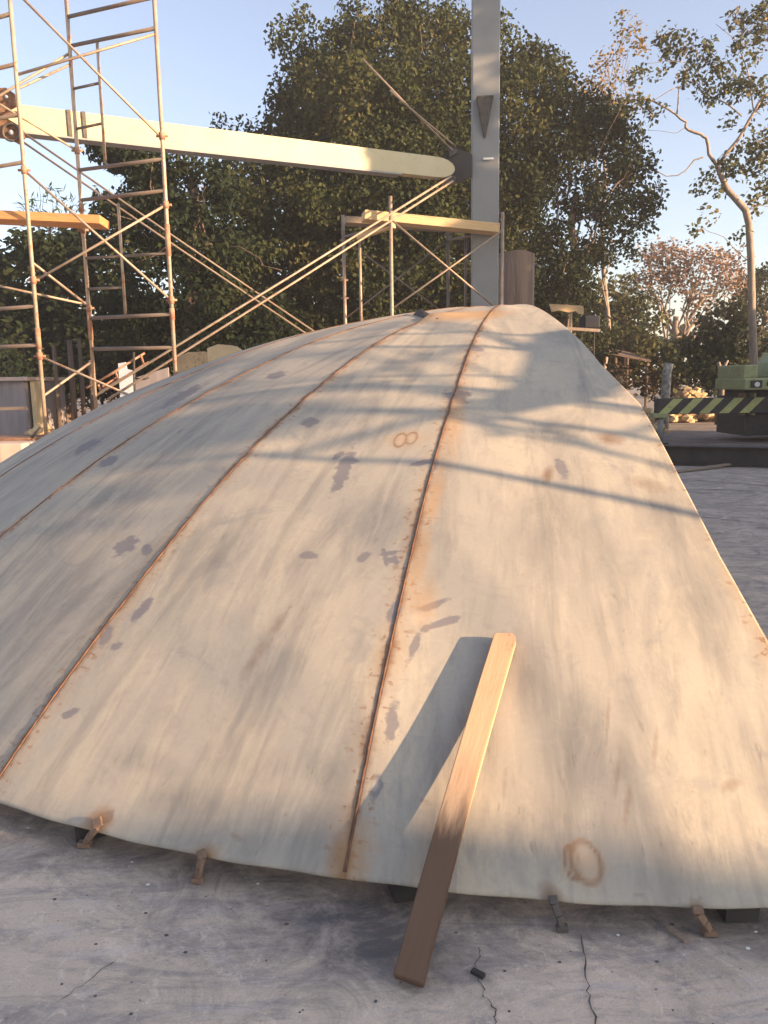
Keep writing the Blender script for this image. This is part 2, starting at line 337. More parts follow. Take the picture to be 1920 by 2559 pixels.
# ------------------------------------------------------------------ the steel shell
SEAMS = [-1.3, 13.75, 28.1, 43.2, 58.2, 73.8]
RT, RB = .66, 5.80
thT, thB = math.asin(RT/SR), math.asin(RB/SR)
shell = empty('steel_dome_shell', (0, 0, 0), 'huge curved beige steel plate shell with rusty weld seams lying on the concrete', 'steel shell')
def mark(c_, a_, b_):          # centre pixel, end of long axis, end of short axis -> frame on the sphere
    c0 = hit(*c_); u_ = hit(c_[0]+a_[0], c_[1]+a_[1])-c0; w_ = hit(c_[0]+b_[0], c_[1]+b_[1])-c0
    u2 = u_@u_; w_ = w_-u_*((w_@u_)/u2); return c0, u_/u2, w_/(w_@w_)
paints = [((858, 1165), (20, -48), (17, 6)), ((872, 1145), (14, -10), (10, 10)), ((775, 1050), (20, -8), (5, 10)), ((455, 985), (42, -28), (8, 9)),
          ((352, 1522), (20, -26), (8, 9)), ((289, 1612), (16, -8), (4, 7)), ((262, 1590), (14, -28), (9, 5)), ((176, 1780), (24, -10), (4, 8)),
          ((137, 1733), (13, -8), (5, 9)), ((270, 1155), (22, -14), (6, 8)), ((363, 1370), (13, -8), (6, 10)), ((312, 1358), (26, -22), (12, 14)),
          ((772, 1382), (22, 2), (0, 11)), ((908, 1388), (10, -14), (10, 6)), ((972, 1380), (28, -4), (2, 5)), ((975, 1398), (26, 5), (-2, 6)),
          ((962, 1390), (5, 22), (7, 0)), ((990, 1402), (5, 14), (8, 0)), ((1080, 1512), (38, -14), (4, 8)), ((1108, 1553), (46, -16), (5, 9)), ((1062, 1570), (10, -10), (6, 8)),
          ((1038, 1610), (14, -38), (9, 4)), ((980, 1805), (6, -50), (15, 2)), ((940, 1968), (6, -30), (14, 3)), ((1142, 985), (30, -8), (5, 12)),
          ((1150, 1000), (20, 4), (0, 8)), ((1192, 872), (14, -4), (2, 8)), ((215, 1110), (34, -18), (8, 9)), 
          ((985, 1530), (10, -30), (14, 4)), ((1060, 1155), (30, -4), (2, 6)), ((1085, 1165), (8, -18), (8, 2)), ((845, 1130), (10, -10), (4, 6)),
          ((1405, 1165), (10, 24), (12, -4)), 
          ((690, 935), (24, -8), (5, 7)), ((255, 2043), (22, -12), (6, 10))]
paints = [mark(*q) for q in paints]
rings = [((1466, 2150), (18, 52), (-34, 8)), ((1432, 2152), (10, 42), (-18, 4)), ((1000, 1096), (4, -16), (14, 3)), ((1028, 1092), (4, -14), (13, 3))]
rings = [mark(*q) for q in rings]
burns = [((240, 2055), (22, -34), (24, 12)), ((228, 2085), (30, -10), (8, 16)), ((505, 2140), (18, -28), (20, 10)), ((852, 2140), (10, -56), (26, 6)), ((1380, 2235), (26, 26), (-16, 18)),
         ((1745, 2270), (6, -22), (18, 4)), ((1525, 1095), (34, 6), (-2, 14)), ((1370, 1180), (6, -20), (14, 2)), ((1620, 1210), (60, 20), (-10, 14)), ((1570, 2010), (8, -70), (9, 2)),
         ((1545, 1930), (6, -60), (7, 2)), ((1640, 1860), (4, -60), (8, 2)), ((1520, 1800), (4, -80), (6, 2)), ((1262, 1960), (3, -60), (6, 1)), ((1700, 2250), (3, -22), (4, 1)), ((1730, 2248), (3, -22), (4, 1)),
         ((1755, 2250), (3, -24), (4, 1)), ((1600, 2232), (20, -4), (2, 7)), ((1830, 1960), (30, -16), (10, 16)), ((640, 1640), (40, -60), (14, 10)), ((690, 1560), (24, -36), (10, 7)), ((590, 2090), (26, 12), (-4, 8)), ((1060, 2000), (22, 12), (-4, 6))]
burns = [mark(*q) for q in burns]
rust_stains = [((1462, 2160), (44, 56), (-48, 26)), ((1014, 1094), (54, 2), (0, 26)), ((1165, 788), (115, -6), (2, 14)), ((880, 2130), (20, -90), (60, 20)), ((1090, 1240), (14, -60), (20, 4)),
         ((1725, 1050), (22, 30), (-12, 6)), ((1060, 1500), (10, -70), (36, 6)), ((505, 2140), (50, -20), (20, 30)), ((240, 2050), (40, -30), (24, 26)), ((1140, 1040), (10, -90), (26, 4)), ((1050, 1400), (16, -90), (26, 4))]
rust_stains = [mark(*q) for q in rust_stains]
dirts = [((430, 1120), (190, -150), (60, 50)), ((230, 1270), (180, -110), (40, 40)), ((330, 1480), (140, -160), (50, 30)), ((120, 1500), (120, -110), (40, 40)), ((690, 1600), (60, -110), (40, 16)),
         ((1370, 1300), (20, -110), (70, 10)), ((1640, 1260), (60, 90), (50, -10)), ((1560, 1500), (30, 130), (90, -10)), ((1750, 1520), (40, 110), (60, -10)), ((1590, 1750), (20, 130), (40, 0)), ((1500, 1850), (20, 130), (40, 0)),
         ((1850, 1900), (60, 100), (90, -20)), ((1240, 1880), (8, 110), (24, 0)), ((590, 2080), (120, 30), (-20, 50)), ((760, 1930), (130, 20), (-10, 40)), ((480, 2000), (150, 40), (-16, 40)), ((350, 1900), (80, 30), (-10, 30)),
         ((1430, 1180), (20, 60), (40, 0)), ((1640, 1150), (50, 40), (-20, 24)), ((1330, 1700), (20, 100), (40, 0)), ((950, 1300), (40, -90), (40, 0)), ((560, 1380), (60, -60), (40, 30)), ((220, 1110), (120, -70), (20, 30)), ((450, 960), (120, -80), (20, 26)),
         ((1700, 2080), (30, 110), (60, 0)), ((830, 2120), (30, -70), (30, 5)), ((1390, 2100), (130, 10), (0, 70)), ((1120, 1180), (16, -70), (30, 4)), ((1380, 2060), (200, 20), (0, 110)), ((1720, 2080), (220, 20), (0, 130)), ((1500, 1900), (160, 10), (0, 90)), ((1150, 2130), (110, 10), (0, 60)), ((700, 2060), (200, 40), (-10, 70))]
dirts = [mark(*q) for q in dirts]
cleans = [mark(*q) for q in [((1468, 2148), (14, 40), (-18, 5)), ((1001, 1097), (2, -9), (7, 1)), ((1029, 1093), (2, -8), (6, 1)), ((1043, 1545), (3, -12), (12, 3)), ((937, 1962), (4, -12), (8, 3))]]
def field(V, marks, k=1.0, ring=False):
    o = np.zeros(len(V))
    for c0, u_, w_ in marks:
        d = V-c0; s = np.hypot(d@u_, d@w_); near = np.abs(d).sum(1) < 1.5
        val = np.exp(-((s-1)/.2)**2) if ring else np.clip(1.25-s*.75, 0, 1)
        o = np.maximum(o, np.where(near, val, 0))
    return o
def dent(az, th):              # shallow oil-canning of the thin plate
    return .006*np.sin(az*.31+th*9)*np.sin(th*23+az*.13)
EH = [hit(*q) for q in ((1345, 768), (1372, 783), (1400, 805), (1430, 832), (1465, 866), (1500, 908), (1550, 958), (1600, 1010), (1650, 1100), (1700, 1198), (1750, 1292), (1800, 1388), (1860, 1492), (1920, 1598))]
EDGE_R = np.array([math.hypot(q[0]-SC[0], q[1]-SC[1]) for q in EH]); EDGE_A = np.array([math.degrees(math.atan2(SC[0]-q[0], SC[1]-q[1])) for q in EH])
k_ = np.argsort(EDGE_R); EDGE_R = EDGE_R[k_]; EDGE_A = EDGE_A[k_]
print('EDGE', EDGE_R.round(2), EDGE_A.round(2))
for g in range(5):
    a0, a1 = SEAMS[g], SEAMS[g+1]; na, nt_ = (150, 620) if g < 2 else (90, 380)
    A, T = np.meshgrid(np.linspace(a0, a1, na), np.linspace(0, 1, nt_)); A = A.ravel(); T = T.ravel()
    u_ = (A-a0)/(a1-a0)
    top = thT + .004*np.sin(A*2.1) + (.018 if g == 1 else 0)*(u_ > .9)
    TH = thB + (top-thB)*T**.92
    if g == 0:                                                         # the cut edge wanders
        A = A + (np.interp(SR*np.sin(TH), EDGE_R, EDGE_A)-a0)*(1-u_)
    rad = SR + dent(A, TH) - .022*(1-(2*u_-1)**2) * np.clip((TH-.1)*3, 0, 1)*.6
    AR = np.radians(A)
    edge = .0025*np.sin(A*1.7)*np.exp(-T*60)
    V = SC + np.stack([-np.sin(AR)*np.sin(TH), -np.cos(AR)*np.sin(TH), np.cos(TH)], 1)*(rad[:, None]) + np.stack([0*A, 0*A, edge], 1)
    # the raised, torn corner where two plates meet near the top
    if g in (0, 1):
        cc = hit(1093, 792); dd = np.linalg.norm(V-cc, axis=1)
        if g == 1: V[:, 2] += .035*np.exp(-(dd/.16)**2)
    arc = SR*TH; wdt = SR*np.sin(TH)
    sdv = np.minimum((A-a0 if g > 0 else 99)*math.pi/180*wdt+0*A, (a1-A)*math.pi/180*wdt)
    if g == 0: sdv = (a1-A)*math.pi/180*wdt; sdv = np.minimum(sdv, (A-a0)*math.pi/180*wdt+.045)
    mbv = V
    i = np.arange((nt_-1)*(na-1)); rr = i//(na-1); cc_ = i % (na-1); a = rr*na+cc_
    fs = np.stack([a, a+1, a+na+1, a+na], 1)[:, ::-1]
    # plate thickness: inner skin and rim faces
    nV = len(V); nrm = (V-SC)/np.linalg.norm(V-SC, axis=1)[:, None]; V2 = V-nrm*.008
    rim = []
    loop = list(range(0, na))+[k*na+na-1 for k in range(1, nt_)]+[(nt_-1)*na+k for k in range(na-2, -1, -1)]+[k*na for k in range(nt_-2, 0, -1)]
    for q in range(len(loop)):
        x, y = loop[q], loop[(q+1) % len(loop)]; rim.append((x, y, y+nV, x+nV))
    me = bpy.data.meshes.new('shell_plate')
    me.from_pydata(np.vstack([V, V2]).tolist(), [], fs.tolist()+(fs[:, ::-1]+nV).tolist()+rim)
    me.materials.append(M['shell'])
    me.polygons.foreach_set('use_smooth', [True]*(2*len(fs))+[False]*len(rim))
    def put(k, val):
        at_ = me.attributes.new(k, 'FLOAT', 'POINT'); at_.data.foreach_set('value', np.concatenate([val, val]).astype(np.float32))
    put('sd', sdv); put('dirt', field(V, dirts)); put('paint', field(V, paints)); put('clean', field(V, cleans))
    put('burn', np.maximum(np.maximum(np.clip(field(V, burns[:8])*.85, 0, 1), field(V, burns[8:])*.5), field(V, rings, ring=True))); put('rust_stain', np.maximum(field(V, rust_stains)*.6, field(V, [mark((1160, 787), (105, -6), (2, 12))])*1.1))
    at_ = me.attributes.new('sc', 'FLOAT_VECTOR', 'POINT')
    vec = np.stack([wdt*np.radians(A-(a0+a1)/2)*.75+g*9.7, arc, 0*A], 1); vec = np.vstack([vec, vec]).astype(np.float32).ravel()
    at_.data.foreach_set('vector', vec)
    o = bpy.data.objects.new('shell_plate', me); C.objects.link(o); o.parent = shell
for a0 in SEAMS[1:-1]:
    pts = []; rds = []
    for t in np.linspace(0, 1, 260):
        th = thB-.002+(thT-thB+.01)*t; a = math.radians(a0+rng.normal(0, .006)); q = SR+float(dent(np.array(a0), np.array(th)))-.001
        pts.append(SC+q*np.array([-math.sin(a)*math.sin(th), -math.cos(a)*math.sin(th), math.cos(th)])); rds.append(.0042*(1+.4*rng.random()))
    MB().tube(pts, rds, 6).build('weld_seam', M['weld'], shell, True)
# lifted dark flap at the corner
c0 = hit(1082, 792); mb = MB()
q0, q1, q2, q3 = [SC+(hit(*q)-SC)*(1+o_/SR) for q, o_ in (((1050, 782), .035), ((1096, 799), .012), ((1066, 795), .008), ((1034, 787), .008))]
mb.add([q0, q1, q2, q3, q0-[0, 0, .012], q1-[0, 0, .012], q2-[0, 0, .012], q3-[0, 0, .012]], [(0, 1, 2), (0, 2, 3), (4, 6, 5), (4, 7, 6), (0, 4, 5, 1), (1, 5, 6, 2), (2, 6, 7, 3), (3, 7, 4, 0)])
mb.build('lifted_flap', M['dark'], shell)
# clips under the lower edge
def clip(px, py, ln, wd, lean, m_):
    q = hit(px, py); g_ = gnd(px+lean, py+ln, 0.0); mb = MB()
    nn = (q-SC)/SR; a = q+nn*.007; b_ = np.array([g_[0], g_[1], .012])
    mid = (a+b_)/2+nn*.006
    up = hit(px-4, py-22)+nn*.007
    mb.bar(up, a, wd*1.0, .014, nn); mb.bar(a-.1*(a-up), mid, wd*.8, .014, nn); mb.bar(mid, b_, wd*.7, .018, nn)
    mb.box(b_, (wd*1.3, wd*.9, .018))
    return mb.build('edge_clip', m_, shell, bevel=.003)
clip(248, 2070, 46, .035, -35, M['pipe']); clip(508, 2148, 58, .03, -14, M['pipe']); clip(1385, 2262, 66, .026, 20, M['seat']); clip(1745, 2288, 50, .03, 28, M['pipe'])
# hidden ground pads that carry the shell
for a0 in (2, 12, 24, 36, 48, 60, 71):
    q = dome(a0, RB-.10); MB().box((q[0], q[1], .055), (.10, .10, .10), np.array([[math.cos(math.radians(a0)), math.sin(math.radians(a0)), 0], [-math.sin(math.radians(a0)), math.cos(math.radians(a0)), 0], [0, 0, 1]]).T).build('support_pad', M['dark'], shell)

# ------------------------------------------------------------------ the leaning plank
foot = gnd(1022, 2462, .0); top = hit(1266, 1592); 
foot = foot+np.array([0, 0, .004]); x = top-foot; L = np.linalg.norm(x); x /= L
side = np.cross(x, [0, 0, 1]); side /= np.linalg.norm(side); up = np.cross(side, x)
tw = math.radians(-9); side2 = math.cos(tw)*side+math.sin(tw)*up; up2 = -math.sin(tw)*side+math.cos(tw)*up
mb = MB(); Wp, Tp = .084, .034; NS = 80; vs = []; fs = []
for i in range(NS+1):
    t = i/NS; wr = 1-.0*t; crook = .006*math.sin(t*math.pi)
    ww = Wp/2*(1 if t < .975 else math.sqrt(max(.25, 1-((t-.975)/.029)**2)))
    q = np.array([t*L, 0, 0])
    for (sy, sz) in ((-1, 0), (1, 0), (1, 1), (-1, 1)):
        vs.append((q[0]+(0 if sy < 0 or t < 1 else -.012), sy*ww+crook, sz*Tp))
for i in range(NS):
    for k in range(4): fs.append((i*4+k, i*4+(k+1) % 4, (i+1)*4+(k+1) % 4, (i+1)*4+k))
fs += [(0, 3, 2, 1), (NS*4, NS*4+1, NS*4+2, NS*4+3)]
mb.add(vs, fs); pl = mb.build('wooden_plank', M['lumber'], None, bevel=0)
bm = bmesh.new(); bm.from_mesh(pl.data)
ed = [e for e in bm.edges if len(e.link_faces) == 2 and e.calc_face_angle(0) > .8]
bmesh.ops.bevel(bm, geom=ed, offset=.003, segments=2, affect='EDGES'); bm.to_mesh(pl.data); bm.free()
mw = Matrix.Identity(4)
for i in range(3): mw[i][0], mw[i][1], mw[i][2], mw[i][3] = x[i], -side2[i], up2[i], foot[i]
pl.matrix_world = mw
tag(pl, 'narrow new wooden plank with a dark wet lower end leaning on the steel shell', 'plank')

# ------------------------------------------------------------------ scaffold towers
def leg_line(px, py, Y):
    q = at(px, py, Y); return float(q[0]), float(q[1])
def P(xy, ypx): return np.array([xy[0], xy[1], vz(xy[0], xy[1], ypx)])
def tube(name, a, b_, rad, m_, par, n_=8): return MB().tube([a, b_], rad, n_).build(name, m_, par, True)
def stud(q, par, s=.022):
    MB().tube([q-np.array([.05, 0, 0]), q+np.array([.05, 0, 0])], .011, 6).tube([q-np.array([0, 0, .03]), q+np.array([0, 0, .03])], s*1.2, 8).build('coupler', M['rusttube'], par, True)
Rl, Ll, Ml = leg_line(405, 340, 7.3), leg_line(60, 420, 7.0), leg_line(193, 376, 7.7)
Ol = (Ll[0]+Ml[0]-Rl[0], Ll[1]+Ml[1]-Rl[1])
tw1 = empty('scaffold_tower', (Rl[0], Rl[1], 0), 'tall tube scaffold tower standing behind the left side of the shell', 'scaffold', 'scaffold towers on the site')
TOPZ = 6.3
def leg(xy, par, z1, m1=None, rad=.018, z0=0.):
    tube('leg', np.array([xy[0], xy[1], z0]), np.array([xy[0], xy[1], z1]), rad, m1 or M['galv'], par)
for xy in (Rl, Ll, Ml, Ol): leg(xy, tw1, TOPZ)
for xy, ys in ((Rl, (340, 512, 750)), (Ll, (425, 700, 890)), (Ml, (376, 575, 770))):
    for y_ in ys: stud(P(xy, y_), tw1)
# rusty spliced ends of the legs
for xy, ya, yb in ((Rl, 560, 640), (Rl, 770, 800), (Ll, 820, 872), (Ml, 770, 850), (Ml, 510, 530)):
    MB().tube([P(xy, ya), P(xy, yb)], .0235, 8).build('splice_sleeve', M['rusttube'], tw1, True)
lerp = lambda a, b_, t: (a[0]+(b_[0]-a[0])*t, a[1]+(b_[1]-a[1])*t)
i1 = leg_line(247, 215, 7.7-.4*.32); i1 = lerp(Ml, Rl, .33); i2 = lerp(Ml, Rl, .45)
for (ya, yb) in ((42, -8), (115, 70), (425, 397), (500, 476), (795, 785), (872, 868)):
    tube('rung', P(Ml, ya), P(Rl, yb), .017, M['galv_shade'], tw1)
for (ya, yb, ii) in ((222, 207, i1), (322, 308, i1), (645, 640, i2), (722, 718, i2)):
    tube('rung', P(Ml, ya), P(ii, yb), .0125, M['galv_shade'], tw1)
tube('rung', P(i2, 640), P(Rl, 632), .0125, M['galv_shade'], tw1)
tube('inner_post', P(i1, 106), P(i1, 409), .0135, M['galv'], tw1); tube('inner_post', P(i2, 508), P(i2, 787), .0135, M['galv'], tw1)
for y_ in (34, 160, 285, 405, 765, 862):
    q = P(Ll, y_); tube('rung', q, np.array([Ol[0], Ol[1], q[2]]), .017, M['galv_shade'], tw1)
for a, b_ in (((Ll, 704), (Rl, 512)), ((Ll, 425), (Rl, 750)), ((Ll, 187), (Rl, 84)), ((Ll, -40), (Rl, 345)), ((Ll, 890), (Rl, 1040)), ((Ol, 690), (Ml, 762)), ((Ll, 655), (Ml, 765)), ((Ll, 990), (Ml, 902)),
               ((Ol, 160), (Ml, 376)), ((Ol, 330), (Ml, 132)), ((Ll, 222), (Ml, 160))):
    tube('cross_brace', P(*a), P(*b_), .0115, M['galv'], tw1, 6)
# plank on the tower
a, b_ = at(-330, 528, 7.32), at(262, 556, 7.42)
pk = MB().bar((0, 0, 0), (np.linalg.norm(b_-a), 0, 0), .30, .072).build('scaffold_plank', M['orange'], None, bevel=.004)
def place(o, a, b_, roll=0):
    x = (b_-a)/np.linalg.norm(b_-a); y = np.cross([0, 0, 1], x); y /= np.linalg.norm(y); z = np.cross(x, y)
    y, z = math.cos(roll)*y+math.sin(roll)*z, -math.sin(roll)*y+math.cos(roll)*z
    mw = Matrix.Identity(4)
    for i in range(3): mw[i][0], mw[i][1], mw[i][2], mw[i][3] = x[i], y[i], z[i], a[i]
    o.matrix_world = mw
place(pk, a, b_); tag(pk, 'orange lit wooden plank lying across the tall left scaffold tower', 'plank')

# second tower, in front of the grey column
Cl, Fl, Al, Dl = leg_line(978, 640, 10.1), leg_line(1256, 580, 10.5), leg_line(860, 660, 11.0), leg_line(1120, 650, 11.4)
tw2 = empty('scaffold_tower', (Cl[0], Cl[1], 0), 'low tube scaffold carrying pale planks, in front of the grey column', 'scaffold', 'scaffold towers on the site')
for xy, y_, mm_ in ((Cl, 490, M['galv']), (Fl, 530, M['galv']), (Al, 537, M['galv']), (Dl, 560, M['galv_shade'])): leg(xy, tw2, vz(*xy, y_), mm_, .022)
iA, iD = lerp(Al, Cl, .36), lerp(Dl, Fl, .34)
tube('inner_post', P(iA, 580), P(iA, 880), .018, M['galv'], tw2); tube('inner_post', P(iD, 585), P(iD, 880), .018, M['galv_shade'], tw2)
for ya, yb, a_, b2 in ((592, 560, Al, Cl), (600, 575, Dl, Fl), (850, 850, Al, Cl), (850, 850, Dl, Fl)): tube('rung', P(a_, ya), P(b2, yb), .017, M['galv_shade'], tw2)
for a, b_ in (((Cl, 548), (Fl, 782)), ((Cl, 772), (Fl, 575)), ((Al, 596), (Dl, 790)), ((Al, 796), (Dl, 600))): tube('cross_brace', P(*a), P(*b_), .012, M['galv_shade'] if a[0] is Al else M['galv'], tw2, 6)
for y_ in (600, 665, 700, 745): stud(P(Al, y_), tw2, .018)
zd = vz(Cl[0], Cl[1], 548)
def deckplank(a, b_, wd, th, m_, lab, nm='scaffold_plank', grp=None):
    o = MB().bar((0, 0, 0), (float(np.linalg.norm(b_-a)), 0, 0), wd, th).build(nm, m_, None, bevel=.004); place(o, a, b_); tag(o, lab, 'plank', grp); return o
deckplank(at(908, 540, 10.28), at(1242, 573, 10.62), .24, .11, M['pale'], 'pale sunlit plank forming the front edge of the low scaffold deck')
deckplank(at(862, 552, 10.72), at(1200, 573, 11.0), .25, .08, M['oldwood'], 'dark old plank at the back of the low scaffold deck')
deckplank(at(895, 592, 10.5), at(985, 562, 10.2), .07, .07, M['pale'], 'short pale timber under the left end of the low scaffold deck')

# ------------------------------------------------------------------ steel structure: column, beam, rods
col = empty('steel_column', (*at(1212, 500, 10.9)[:2], 0), 'tall grey painted steel column rising behind the shell', 'column')
cx, cy = at(1212, 500, 10.9)[:2]
rz = math.radians(-4); Rz = np.array([[math.cos(rz), -math.sin(rz), 0], [math.sin(rz), math.cos(rz), 0], [0, 0, 1]])
MB().box((cx, cy, 4.5), (.345, .30, 9), Rz).build('shaft', M['column'], col, bevel=.012)
yF = cy-.152
zt, zb2 = vz(cx, yF, 248), vz(cx, yF, 345)
mb = MB(); wq = .10
mb.box((cx-.03, yF-.05, zt), (.21, .13, .022), Rz)
mb.build('seat_plate', M['seat'], col, bevel=.003)
mb = MB(); mb.add([(cx-.13, yF, zt-.012), (cx+.07, yF, zt-.012), (cx+.07, yF-.11, zt-.012), (cx-.13, yF-.11, zt-.012), (cx-.035, yF, zb2), (cx-.015, yF, zb2), (cx-.015, yF-.012, zb2), (cx-.035, yF-.012, zb2)],
    [(0, 1, 2, 3), (4, 7, 6, 5), (0, 4, 5, 1), (1, 5, 6, 2), (2, 6, 7, 3), (3, 7, 4, 0)])
mb.build('gusset', M['seat'], col)
for y_ in (238, 395): pass
q = at(1221, 396, cy-.18); MB().box(q, (.13, .012, .022), Rz).build('chalk_mark', M['chalk'], col)
for y_ in (430, 530, 640, 700):
    q = P((cx+.175, cy-.1), y_); MB().box(q, (.02, .03, .04)).build('bolt', M['bolt'], col)

bL, bR = at(-60, 286, 8.1), at(1085, 420, 10.55)
beam = empty('steel_beam', bL, 'long sunlit cream steel beam with a rounded tip slanting above the shell', 'beam')
x = (bR-bL)/np.linalg.norm(bR-bL); up = np.array([0, 0, 1.]); up = up-x*(up@x); up /= np.linalg.norm(up); nn = np.cross(x, up)
if nn[1] > 0: nn = -nn
hL, hR = .122, .122; outl = []; Lb = np.linalg.norm(bR-bL)
outl += [bL+up*hL, bR+up*hR]
for k in range(1, 9):
    a = math.pi/2-math.pi*k/9; outl.append(bR+x*(math.cos(a)*.27)+up*(math.sin(a)*hR))
outl += [bR-up*hR, bL-up*hL]
o = MB().prism([q+nn*.07 for q in outl], -nn*.14).build('web_box', M['boom'], beam, bevel=.004)
for px in (171, 208):
    t = (px+60)/1145; q = bL+(bR-bL)*(t*.82+.0); 
    # place where it shows at this column of the photo
    lo, hi = 0., 1.
    for _ in range(40):
        mid = (lo+hi)/2; d = bL+(bR-bL)*mid-EYE
        if W/2+FPX*(d@RR)/(d@F) < px: lo = mid
        else: hi = mid
    q = bL+(bR-bL)*lo
    MB().bar(q-up*.123+nn*.078, q+up*.123+nn*.078, .036, .02, nn).build('stiffener', M['seat'], beam)
MB().bar(bL-up*.132+nn*.0, bL+(bR-bL)*.9-up*.132, .16, .018, up).build('bottom_flange', M['column'], beam)
# rusty bracket at its left end
br = empty('pivot_bracket', at(0, 260, 7.95), 'rusty steel bracket plates with pins at the left end of the cream beam', 'bracket')
Yb = 7.96
def plate(pts, th, m_, par, name, Y=Yb):
    return MB().prism([at(*q, Y) for q in pts], (0, th, 0)).build(name, m_, par, bevel=.003)
plate([(-60, 222), (14, 218), (34, 232), (38, 262), (12, 276), (0, 292), (-60, 300)], .05, M['rust'], br, 'clevis_plate')
plate([(-60, 296), (12, 292), (36, 306), (52, 316), (58, 342), (44, 358), (20, 345), (-60, 335)], .05, M['rust'], br, 'lower_plate')
q = at(15, 241, Yb-.01); MB().tube([q, q+np.array([0, .1, 0])], .017, 10).build('pin', M['panel'], br, True)
c0 = at(27, 330, Yb-.02)
MB().tube([c0+np.array([math.cos(a)*.075, 0, math.sin(a)*.075]) for a in np.linspace(0, 2*math.pi, 25)], .012, 6).build('ring', M['seat'], br, True)
MB().tube([c0, c0+np.array([0, .1, 0])], .022, 10).build('pin', M['panel'], br, True)
plate([(-40, 283), (40, 276), (40, 284), (-40, 292)], .1, M['rust'], br, 'stop_bar', Yb-.06)
# rusty bracket joining the beam tip to the column
b2 = empty('tip_bracket', at(1140, 400, 10.7), 'dark rusty joint plate between the cream beam tip and grey column', 'bracket')
MB().prism([at(*q, 10.66) for q in ((1112, 385), (1130, 362), (1150, 372), (1180, 385), (1180, 440), (1150, 455), (1118, 452))], (0, .05, 0)).build('joint_plate', M['dark'], b2, bevel=.003)
MB().prism([at(*q, 10.62) for q in ((1120, 366), (1138, 360), (1146, 380), (1124, 392))], (0, .03, 0)).build('lug', M['seat'], b2, bevel=.002)
MB().prism([at(*q, 10.62) for q in ((1118, 436), (1140, 440), (1136, 462), (1112, 456))], (0, .03, 0)).build('lug', M['seat'], b2, bevel=.002)
# paired tie rods
def rodpair(lines, label, m_, rad, grp='paired steel tie rods'):
    o0 = empty('tie_rods', at(*lines[0][0], lines[0][1]), label, 'tie rods', grp)
    for a, Ya, b_, Yb_ in lines:
        A_, B_ = at(*a, Ya), at(*b_, Yb_)
        MB().tube([A_, A_+(B_-A_)*.5+np.array([0, 0, -.01]), B_], rad, 8).build('rod', m_, o0, True)
    return o0
rodpair([((56, 330), 8.0, (800, 838), 9.4), ((54, 352), 8.02, (772, 838), 9.35)], 'pair of parallel rods running from the left bracket down behind the shell', M['galv_shade'], .0105)
rodpair([((240, 988), 7.85, (1128, 440), 10.0), ((270, 998), 7.9, (1132, 452), 10.05)], 'pair of bright parallel rods rising from lower left to the beam tip', M['galv'], .0125)
rodpair([((906, 146), 10.3, (1132, 376), 10.6), ((975, 225), 10.35, (1140, 366), 10.62)], 'thin pair of rods pointing up left above the beam tip', M['galv'], .0115)

# upright rusty pipe behind the crest
q = at(1288, 700, 11.9); th = np.linspace(0, 2*math.pi, 28, endpoint=False)
zt = vz(q[0], q[1], 634); mb = MB()
ro, ri = .272, .255
prof = [(ro, 0), (ro, zt), (ri, zt), (ri, 0)]
vs = [(q[0]+a*math.cos(t), q[1]+a*math.sin(t), z+(.012*math.sin(3*t) if z > 0 else 0)) for a, z in prof for t in th]
fs = [(j*28+i, j*28+(i+1) % 28, ((j+1) % 4)*28+(i+1) % 28, ((j+1) % 4)*28+i) for j in range(4) for i in range(28)]
mb.add(vs, fs); o = mb.build('steel_pipe', M['pipe'], None, True); tag(o, 'wide rusty brown steel pipe standing upright right of the grey column', 'pipe')

# ------------------------------------------------------------------ trees
def leaves_mesh(name, cent, cvs, m_, parent, n_=16, spread=.28, size=(.12, .05), droop=.5, flat=1.0):
    K = len(cent); cent = np.repeat(np.array(cent), n_, 0); cv = np.repeat(np.array(cvs), n_)
    N = len(cent); off = rng.normal(0, 1, (N, 3)); off /= np.linalg.norm(off, axis=1)[:, None]; off *= (rng.random(N)**.45)[:, None]*spread
    off[:, 2] *= flat
    pos = cent+off
    d = rng.normal(0, 1, (N, 3)); d[:, 2] = d[:, 2]*.5-droop; d /= np.linalg.norm(d, axis=1)[:, None]
    e = rng.normal(0, 1, (N, 3)); e = np.cross(d, e); e /= np.linalg.norm(e, axis=1)[:, None]
    Ls = size[0]*(.6+.8*rng.random(N))[:, None]; Ws = size[1]*(.6+.8*rng.random(N))[:, None]
    V = np.stack([pos, pos+d*Ls*.5+e*Ws, pos+d*Ls, pos+d*Ls*.5-e*Ws], 1).reshape(-1, 3)
    me = bpy.data.meshes.new(name); me.vertices.add(4*N); me.vertices.foreach_set('co', V.astype(np.float32).ravel())
    me.loops.add(4*N); me.loops.foreach_set('vertex_index', np.arange(4*N, dtype=np.int32))
    me.polygons.add(N); me.polygons.foreach_set('loop_start', np.arange(N, dtype=np.int32)*4)
    a = me.attributes.new('cv', 'FLOAT', 'POINT'); c_ = np.clip(cv+rng.normal(0, .1, N), 0, 1)
    a.data.foreach_set('value', np.repeat(c_, 4).astype(np.float32))
    me.update(calc_edges=True); me.validate(); me.materials.append(m_)
    o = bpy.data.objects.new(name, me); C.objects.link(o); o.parent = parent
    if parent is not None: me.transform(Matrix.Translation(-Vector(parent.location)))
    return o
